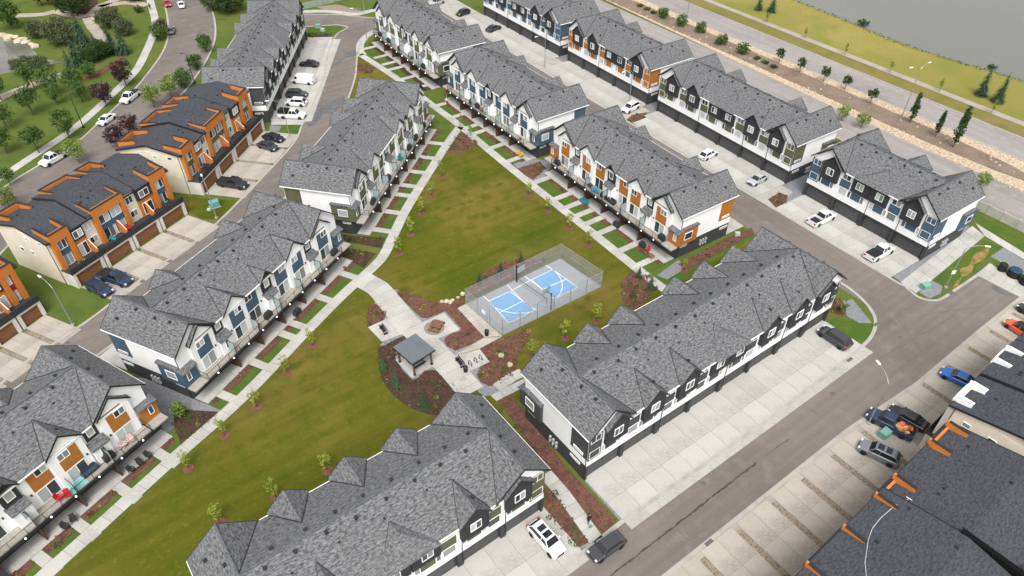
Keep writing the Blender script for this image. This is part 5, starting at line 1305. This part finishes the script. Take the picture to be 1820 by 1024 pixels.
def bench(px, rz, label, group=None):
    p = g(*px); r = empty('park_bench', (p.x,p.y,.08), rz); tag(r, label, 'bench', group)
    for i in range(3):
        b = MB(); b.box(-.9,.9,-.25+.17*i,-.10+.17*i,.44,.48); b.build('seat_slat', M['rail'], r)
    for i in range(2):
        b = MB(); b.box(-.9,.9,.28,.32,.58+.17*i,.70+.17*i); b.build('back_slat', M['rail'], r)
    for s in (-1,1):
        b = MB(); b.box(s*.75-.04,s*.75+.04,-.25,.34,0,.44); b.build('leg', M['rail'], r)
        b = MB(); b.box(s*.88-.03,s*.88+.03,-.25,.32,.48,.66); b.build('armrest', M['steel'], r)
bench(c6([(116,548)])[0], R(-58), 'black bench on the concrete pad nearest the west lawn'); bench(c6([(612,760)])[0], R(-58), 'black bench beside the bike racks')
def bin_(px, label):
    p = g(*px); r = empty('litter_bin', (p.x,p.y,.08)); tag(r, label, 'litter bin')
    b = MB(); b.lathe([(.26,0),(.29,.05),(.31,.8),(.27,.85)], 14); b.build('body', M['rail'], r); b = MB(); b.lathe([(.33,.86),(.33,.92),(.2,1.02),(.08,1.03)], 14); b.build('lid', M['trimb'], r)
bin_(c6([(787,572)])[0], 'black litter bin by the court gate'); bin_(c6([(650,808)])[0], 'black litter bin next to the bench by bike racks')
for i_, p in enumerate(c6([(680,770),(715,750),(748,732)])):
    q = g(*p); r = empty('bike_rack', (q.x,q.y,.078), R(-55)); tag(r, ORD[i_]+' black bike rack hoop from the bench', 'bike rack', 'bike rack hoops')
    b = MB(); pts = [(-.38,0,0),(-.42,0,.5),(-.25,0,.82),(0,0,.9),(.25,0,.82),(.42,0,.5),(.38,0,.3),(.1,0,.28)]
    for a, c in zip(pts, pts[1:]): b.bar(a,c,.045,k=6)
    b.build('hoop', M['rail'], r); b = MB(); b.box(-.5,-.28,-.1,.1,0,.015); b.build('foot_plate', M['rail'], r)
# ---------------------------------------------------------------- street lamps
def lamp(px, h, arms, label, m='steel', al=2.4, group=None, name='street_lamp'):
    p = g(*px); r = empty(name, (p.x,p.y,0)); tag(r, label, 'street lamp', group)
    b = MB(); b.bar((0,0,0),(0,0,h),.10,.06,8); b.build('pole', M[m], r); b = MB(); b.box(-.22,.22,-.22,.22,0,.25); b.build('base', M['kerb'] if m == 'steel' else M[m], r)
    for a in arms:
        d = d2(a); b = MB(); pts = [Vector((0,0,h-.1)), d*al*.25+Vector((0,0,h+.45)), d*al*.6+Vector((0,0,h+.75)), d*al+Vector((0,0,h+.8))]
        for u, v in zip(pts, pts[1:]): b.bar(u,v,.045,k=6)
        b.build('arm', M[m], r); b = MB(); e = pts[-1]; f = d2(a+90)
        c8 = [e+f*.14, e-f*.14, e+d*.75-f*.12, e+d*.75+f*.12]; b.add([v+Vector((0,0,.05)) for v in c8]+[v-Vector((0,0,.05)) for v in c8], [(0,1,2,3),(4,5,6,7),(0,1,5,4),(1,2,6,5),(2,3,7,6),(3,0,4,7)]); b.build('lamp_head', M['trimw'] if m == 'steel' else M[m], r)
    return r
lamp((1600,215), 11.5, (34,200), 'tall two armed street lamp on the soil median'); lamp((1680,511), 7.6, (-10,), 'street lamp with a small sign standing on the turf island')
lamp((130,578), 7.2, (145,), 'street lamp on the grass strip beside the red panelled row'); lamp((1543,753), 7.6, (100,), 'street lamp beside the loaded navy pickup')
lamp((1218,48), 11.0, (34,), 'tall street lamp among rounded median trees'); lamp((968,121), 7.5, (215,), 'street lamp between the blue and orange panelled rows')
lamp((1118,186), 7.5, (215,), 'street lamp beside the white SUV and mulch island'); lamp((385,388), 6.5, (120,), 'street lamp beside the green utility box')
lamp((149,227), 6.5, (90,), 'black park lamp by the sidewalk across from the white sedan', 'rail', .4); lamp((346,148), 6.5, (200,), 'black lamp among the bright green road trees', 'rail', .4)
lamp((515,244), 7.5, (190,), 'street lamp on the turf corner by the white pickup cap'); lamp((652,71), 7.5, (190,), 'street lamp at the far lane corner'); lamp((648,20), 7.0, (180,), 'street lamp on the far lawn above the lane')
p = g(1680,511); s = MB(); s.box(-.28,.28,-.12,-.10,1.6,2.3)
sg = empty('street_sign', (p.x,p.y,0)); tag(sg, 'small white street sign on the lamp of the turf island', 'sign'); s.build('plate', M['trimw'], sg, (0,0,1.2)); s = MB(); s.box(-.08,.08,-.1,.0,1.85,2.05); s.build('bracket', M['steel'], sg, (0,0,1.2))
# utility boxes
M['ubox'] = mat('green_utility_paint', (.16,.34,.27), .6); M['ubox2'] = mat('pale_utility_paint', (.36,.46,.40), .6); M['ubox3'] = mat('teal_utility_paint', (.12,.30,.30), .6)
def ubox(px, s, label, m='ubox', rz=0.0):
    p = g(*px); r = empty('utility_box', (p.x,p.y,0), rz); tag(r, label, 'utility box')
    b = MB(); b.box(-s*.8,s*.8,-s*.6,s*.6,.08,s*1.05); b.prism_x([(-s*.62,s*1.05),(s*.62,s*1.05),(s*.5,s*1.2),(-s*.62,s*1.12)], -s*.82, s*.82); b.build('cabinet', M[m], r)
    b = MB(); b.box(-s*.95,s*.95,-s*.75,s*.75,0,.08); b.build('pad', M['kerb'], r)
ubox((566,49),.75,'large green utility box on the far island'); ubox((574,55),.6,'pale utility box in front of the large green one on the far island','ubox2')
ubox((382,367),1.0,'teal green utility box on the turf by the black pickup','ubox3', R(30)); ubox((1643,513),.85,'green utility box on the gravel at the lane corner','ubox', R(20)); ubox((1570,775),.85,'green utility box between pickup and grey SUV','ubox', R(35))
ubox((372,374),.35,'small pale utility pedestal by the teal box','ubox2'); ubox((1310,418),.5,'small cream utility pedestal behind the long roof','ubox2')
# bins on the pad at right
for i, (p, cl) in enumerate((((1779,481),'tyre'),((1800,491),'navyb'),((1822,505),'tyre'))):
    if cl == 'navyb' and 'navyb' not in M: M['navyb'] = mat('navy_bin_lid', (.02,.045,.09), .5)
    q = g(*p); r = empty('waste_container', (q.x,q.y,.07)); tag(r, ['small round black waste container with yellow lid patch on the bin pad','round waste container with navy lid on the bin pad','large round black waste container at the bin pad edge'][i], 'bin')
    s = (.6,.95,.95)[i]; b = MB(); b.lathe([(s*.92,0),(s,.1),(s,1.1),(s*.95,1.15)], 18); b.build('body', M['tyre'], r); b = MB(); b.lathe([(s*1.02,1.15),(s*1.0,1.25),(s*.6,1.4),(s*.1,1.43)], 18); b.build('lid', M[cl], r)
# precast fence by the wide road
M['precast'] = mat('precast_concrete', (.46,.44,.39), .9, [(1.0, 4, (.38,.36,.32), .4, .7)])
pf = empty('precast_fence', nt_(127.3,-44)); tag(pf, 'pale precast concrete panel fence between turf and wide road', 'fence')
O_ = nt_(127.3,-44)
for i in range(14):
    a, c = nt_(127.3,-44+i*2.6)-O_, nt_(127.3,-44+(i+1)*2.6)-O_; e = (c-a).normalized(); f = Vector((-e.y,e.x,0))
    b = MB(); b.prism_z([(a-f*.12-e*.12)[:2],(a-f*.12+e*.12)[:2],(a+f*.12+e*.12)[:2],(a+f*.12-e*.12)[:2]],0,1.95); b.build('fence_post', M['precast'], pf)
    for j in range(3):
        a_, c_ = a+e*.14, c-e*.14; b = MB(); b.prism_z([(a_-f*.05)[:2],(c_-f*.05)[:2],(c_+f*.05)[:2],(a_+f*.05)[:2]], .03+j*.6, .60+j*.6); b.build('fence_panel', M['precast'], pf)
# far timber fence at the top
M['fgreen'] = mat('weathered_green_fence', (.25,.29,.23), .85, var=.08)
A_, B_ = g(536,18), g(645,-8); tf = empty('board_fence', (A_.x,A_.y,0)); tag(tf, 'weathered grey green board fence beyond the far lane', 'fence')
k = int((B_-A_).length/.9); e = (B_-A_).normalized(); f = Vector((-e.y,e.x,0))
for i in range(k):
    a, c = e*(i*.9+.02), e*(i*.9+.88); b = MB(); b.prism_z([(a-f*.03)[:2],(c-f*.03)[:2],(c+f*.03)[:2],(a+f*.03)[:2]],.05,1.8); b.build('board', M['fgreen'], tf)
# ---------------------------------------------------------------- deck and patio furnishings
C_ = {k: mat(k+'_plastic', c, .5) for k, c in dict(redc=(.42,.02,.03), teal=(.025,.16,.18), aqua=(.25,.55,.52), yellow=(.48,.32,.03), pink=(.55,.38,.36), cyan=(.05,.24,.32), dgrey=(.035,.036,.04), navyc=(.04,.055,.085), terra=(.35,.10,.05), bwood=(.22,.09,.04)).items()}
def W_at(key, x, y, z):
    r = ROWS[key]; a = r.rotation_euler.z; return Vector((r.location.x+math.cos(a)*x-math.sin(a)*y, r.location.y+math.sin(a)*x+math.cos(a)*y, z)), a
def chair(key, x, y, z, cl, label, rz=0, group=None):
    p, a = W_at(key,x,y,z); r = empty('deck_chair', p, a+rz); tag(r, label, 'chair', group); m = C_[cl]
    b = MB(); b.box(-.28,.28,-.28,.28,.36,.42); b.build('seat', m, r); b = MB(); b.prism_x([(.24,.40),(.30,.40),(.48,.98),(.42,.98)],-.28,.28); b.build('backrest', m, r)
    for sx in (-1,1):
        b = MB(); b.box(sx*.31-.05,sx*.31+.05,-.3,.34,.58,.62); b.build('armrest', m, r)
        for yy in (-.24,.24): b = MB(); b.bar((sx*.28,yy,0),(sx*.28,yy,.58),.03); b.build('leg', m, r)
def grill(key, x, y, z, label, rz=0, group=None):
    p, a = W_at(key,x,y,z); r = empty('barbecue', p, a+rz); tag(r, label, 'barbecue', group); m = C_['dgrey']
    b = MB(); b.box(-.65,.65,-.28,.28,.08,.85); b.build('covered_cart', m, r); b = MB(); b.prism_x([(-.3,.85),(.3,.85),(.26,1.08),(.1,1.2),(-.18,1.17)],-.38,.38); b.build('lid', m, r)
    for s in (-1,1): b = MB(); b.bar((s*.5-.06,-.2,.08),(s*.5+.06,-.2,.08),.08,k=8); b.build('wheel', M['tyre'], r)
def table(key, x, y, z, cl, label, w_=1.2, group=None):
    p, a = W_at(key,x,y,z); r = empty('patio_table', p, a); tag(r, label, 'table', group); m = C_[cl]
    b = MB(); b.box(-w_/2,w_/2,-.4,.4,.66,.72); b.build('top', m, r)
    for sx in (-1,1):
        for sy in (-1,1): b = MB(); b.bar((sx*(w_/2-.08),sy*.33,0),(sx*(w_/2-.08),sy*.33,.66),.03); b.build('leg', m, r)
def pot(key, x, y, z, lm, label, group=None):
    p, a = W_at(key,x,y,z); r = empty('potted_plant', p, a); tag(r, label, 'plant', group)
    b = MB(); b.lathe([(.14,0),(.2,.3),(.22,.34),(.18,.34)],10); b.build('pot', C_['terra'], r); o = link('foliage', CL[lm][0], r, (0,0,.28)); o.scale = (.8,.8,1)
def lounge(key, x, y, z, cl, label):
    p, a = W_at(key,x,y,z); r = empty('sofa', p, a); tag(r, label, 'sofa'); m = C_[cl]
    b = MB(); b.box(-.85,.85,-.38,.38,.12,.42); b.build('seat', m, r); b = MB(); b.box(-.85,.85,.25,.42,.42,.8); b.build('backrest', m, r)
    for s in (-1,1): b = MB(); b.box(s*.85-.1,s*.85+.1,-.38,.42,.12,.62); b.build('armrest', m, r)
dz, gz = 2.8, .06
chair('W4',20.0,-1.1,dz,'redc','red plastic chair on the balcony beside an aqua rug', .5, 'red balcony chairs'); chair('W4',20.7,-1.55,dz,'redc','red plastic chair on the balcony beside an aqua rug', -.4, 'red balcony chairs')
p, a = W_at('W4',22.0,-1.0,dz); b = MB(); b.box(-1.1,1.1,-.7,.7,.003,.02); o = b.build('rug', C_['aqua'], None, p); o.rotation_euler = (0,0,a); tag(o, 'aqua outdoor rug on the balcony beside the red chairs', 'rug')
lounge('W4',24.0,-.75,dz,'navyc','navy sofa on the balcony beside the aqua rug'); grill('W4',26.3,-1.1,dz,'black covered barbecue on the balcony of the row with red chairs')
chair('W4',28.3,-1.1,dz,'pink','pale pink cushioned chair on the balcony', .3, 'pale pink balcony chairs'); chair('W4',29.2,-1.2,dz,'pink','pale pink cushioned chair on the balcony', -.3, 'pale pink balcony chairs')
for x in (10.5,11.8,18.6,19.6,27.2,28.4,29.6): chair('W4',x,-2.4,gz,'dgrey','dark patio chair under the balcony with red chairs', rnd.uniform(-.5,.5), 'dark patio chairs under the red chair balcony')
grill('W3',14.6,-1.2,dz,'black barbecue on the balcony facing the plaza'); grill('W3',33.2-2.6,-1.1,dz,'black barbecue at the far end of the beige balcony'); table('W3',12.2,-1.1,dz,'terra','small reddish table on the beige balcony',.7)
grill('W3',19.0,-2.2,gz,'teal dark chest under the beige balcony'); pot('W3',30.8,-2.4,gz,'reds','potted rust plant at the end of the beige balcony row')
for x, l in ((5.6,'dark barbecue by the cyan chairs on the olive row balcony'),(13.2,'round dark barbecue mid balcony on the seven unit olive row'),(24.6,'black barbecue third from the far end, seven unit olive row'),(28.6,'black barbecue second from the far end, seven unit olive row'),(33.5,'black barbecue at the far end of the seven unit olive row')): grill('W2',x,-1.25,dz,l)
for x in (6.8,7.7): chair('W2',x,-1.0,dz,'cyan','bright cyan chair on the olive row balcony near the blue row', .3, 'cyan balcony chairs near the blue row')
for x in (20.2,21.1): chair('W2',x,-1.0,dz,'teal','teal chair midway along the olive row balcony', -.3, 'teal balcony chairs midway')
for x in (30.0,31.0): chair('C2',x,-2.5,gz,'yellow','yellow chair on the patio under the blue row balcony', .3, 'yellow patio chairs')
grill('C2',10.8,-1.2,dz,'black barbecue on the blue row balcony nearer the red parasol'); grill('C2',13.0,-1.1,dz,'black barbecue in the middle of the blue row balcony'); table('C2',14.9,-1.2,dz,'bwood','brown table in the middle of the blue row balcony',1.0)
pot('C2',29.4,-1.5,dz,'reds','red flowering pot on the blue row balcony end')
for i, x in enumerate((1.0,1.8,2.6,3.4)): pot('C2',x,-2.6-.3*(i%2),gz,('reds','lfy','lf','reds')[i],'flower pot clustered at the corner of the blue panelled row','flower pots at the blue row corner')
p, a = W_at('C2',.6,-1.6,gz); r = empty('parasol', p); tag(r, 'folded red parasol standing at the blue row corner', 'parasol'); b = MB(); b.bar((0,0,0),(0,0,3.2),.03); b.build('pole', M['trimw'], r); b = MB(); b.lathe([(.05,1.2),(.22,1.5),(.26,1.8),(.12,2.7),(.03,3.1)],10); b.build('canopy', C_['redc'], r)
grill('C3',2.8,-1.2,dz,'black barbecue on the orange row balcony by the blue row'); table('C3',6.5,-1.2,dz,'pink','pale table on the orange row balcony, by its far end',1.0); table('C3',12.4,-1.1,dz,'dgrey','dark table on the orange row balcony beside cyan chairs')
for x in (13.9,14.6): chair('C3',x,-1.3,dz,'cyan','cyan chair on the orange row balcony', .4, 'cyan chairs on the orange row balcony')
grill('C3',16.3,-1.2,dz,'large black barbecue midway on the orange row balcony'); lounge('C3',12.6,-2.3,gz,'teal','teal sofa on the patio under the orange row balcony'); lounge('C3',18.2,-1.0,dz,'dgrey','dark sofa midway on the orange row balcony')
chair('C3',29.6,-2.4,gz,'redc','red chair on the patio under the orange row balcony', .2); grill('C3',28.2,-2.3,gz,'black barbecue on the patio beside the red chair'); grill('C3',31.0,-1.1,dz,'black barbecue at the balcony end above the red chair'); grill('C3',21.4,-2.2,gz,'round black barbecue on the patio under the orange row')
table('C3',31.4,-3.2,gz,'bwood','small wooden bench table at the patio end of the orange row',.8)
for x in (4.0,9.0,15.2,21.0,27.5): grill('C1',x,-1.2,dz,'dark barbecue on the far olive row balcony', group='barbecues on the far olive row balcony')
for i, (x, c) in enumerate(((3.6,'lf'),(4.4,'lfy'),(5.2,'lf'))):
    pass
for rr, nm, ls in ((OR2,'slate blue',((2.2,.9,'lf'),(3.2,.9,'lfy'),(9.0,1.0,'cyan'),(12.2,1.2,'redc'),(19.6,1.0,'dgrey'),(21.0,1.0,'dgrey'))),(OR1,'olive',((12.0,1.0,'redc'),(19.0,1.0,'dgrey'),(20.5,1.0,'dgrey'),(4.5,1.0,'dgrey')))):
    ROWS[nm] = rr
    for x, y, c in ls:
        if c in C_: chair(nm, x, y, 2.92, c, {'cyan':'cyan','redc':'red','dgrey':'dark grey'}[c]+' chair on the orange row balcony with '+nm+' panels', rnd.uniform(-1,1), nm+' panel row balcony '+c)
        else: pot(nm, x, y, 2.92, c, 'balcony plant above the navy SUV garage', 'balcony plants above the navy SUV')
# cable on the dark roof
cp = [(1541,1040),(1537,1000),(1543,960),(1550,940),(1566,920),(1590,900),(1615,887)]
def roof4(px):
    z = 9.0
    for _ in range(6):
        p = g(px[0],px[1],z); q = p - OR4.location; a = OR4.rotation_euler.z; y = -math.sin(a)*q.x+math.cos(a)*q.y; x = math.cos(a)*q.x+math.sin(a)*q.y
        F_, D_ = O4F, 15.5; yy = y-F_; z = 8.2+.02+(min(yy,D_-yy)+.4)*(1.53/(D_/2+.4)) + (.38 if 46*.30 < x < 46*.70 else 0)
    return Vector((p.x,p.y,z+.06))
try:
    P = [roof4(p) for p in cp]; b = MB()
    for u, v in zip(P, P[1:]): b.bar(u,v,.018,k=5)
    b.bar(P[-1]+Vector((-.2,.2,.05)),P[-1]+Vector((.22,-.22,.05)),.045); tag(b.build('roof_cable', M['trimw']), 'white cable lying in a curve across the dark roof', 'cable')
except NameError: pass
# ---------------------------------------------------------------- person on the path between the two south rows
M['cloth'] = mat('black_clothing', (.015,.015,.018), .85); M['skin'] = mat('skin', (.42,.25,.18), .6); M['hair'] = mat('dark_hair', (.02,.014,.01), .6); M['bag'] = mat('teal_bag', (.10,.30,.27), .6)
def person(px, rz, label, s=1.0, m='cloth'):
    p = g(*px); r = empty('person', (p.x,p.y,.07), rz); tag(r, label, 'person')
    J = [((0,0,.95),.15),((0,0,1.2),.15),((0,0,1.42),.16),((0,0,1.54),.06),((0,.01,1.66),.10),((0,.01,1.76),.085),
         ((.10,0,.88),.095),((.11,.10,.50),.07),((.11,.06,.09),.05),((.11,.24,.05),.04), ((-.10,0,.88),.095),((-.11,-.04,.50),.07),((-.11,-.16,.10),.05),((-.11,.0,.05),.04),
         ((.20,0,1.42),.065),((.25,.02,1.15),.05),((.26,.14,.92),.04),((.26,.19,.84),.035), ((-.20,0,1.42),.065),((-.25,-.02,1.15),.05),((-.26,.05,.92),.04),((-.26,.08,.84),.035)]
    E_ = [(0,1),(1,2),(2,3),(3,4),(4,5),(0,6),(6,7),(7,8),(8,9),(0,10),(10,11),(11,12),(12,13),(2,14),(14,15),(15,16),(16,17),(2,18),(18,19),(19,20),(20,21)]
    me = bpy.data.meshes.new('body'); me.from_pydata([Vector(j[0])*s for j in J], E_, []); me.materials.append(M[m]); o = link('body', me, r)
    o.modifiers.new('s','SKIN'); 
    for i, j in enumerate(J): me.skin_vertices[0].data[i].radius = (j[1]*s, j[1]*s)
    me.skin_vertices[0].data[0].use_root = True; o.modifiers.new('d','SUBSURF').levels = 1
    b = MB(); b.lathe([(.03,-.1),(.085,-.04),(.095,.03),(.06,.1),(.01,.115)],10); b.build('face', M['skin'], r, (0,.045*s,1.68*s)); b = MB(); b.lathe([(.10,-.06),(.118,.02),(.085,.10),(.02,.13)],10); b.build('hair', M['hair'], r, (0,-.015*s,1.72*s))
    for sx in (-1,1):
        h = MB()
        for i in range(4): h.bar((-.03+i*.02,0,0),(-.03+i*.022,.03,-.085+abs(i-1.5)*.008),.010,.008,5)
        h.bar((.04,0,.02),(.06,.04,-.03),.011,.009,5); h.build('hand', M['skin'], r, (sx*.26*s,(.19 if sx > 0 else .08)*s,.84*s))
    return r
pr = person((1046,930), R(200), 'person in black clothing walking on the path between two beds')
q = g(1047,933); b = MB(); b.box(-.16,.16,-.08,.08,0,.36); tb = empty('tote_bag', (q.x+.1,q.y-.35,.08), .3); tag(tb, 'teal bag beside the person in black', 'bag'); b.build('body', M['bag'], tb); b = MB(); b.bar((-.1,0,.36),(-.08,0,.55),.012); b.bar((-.08,0,.55),(.08,0,.55),.012); b.bar((.08,0,.55),(.1,0,.36),.012); b.build('handle', M['bag'], tb)
M['cloth2'] = mat('navy_clothing', (.02,.025,.06), .85)
person((268,18), R(20), 'person in navy clothing walking on the park sidewalk', m='cloth2')
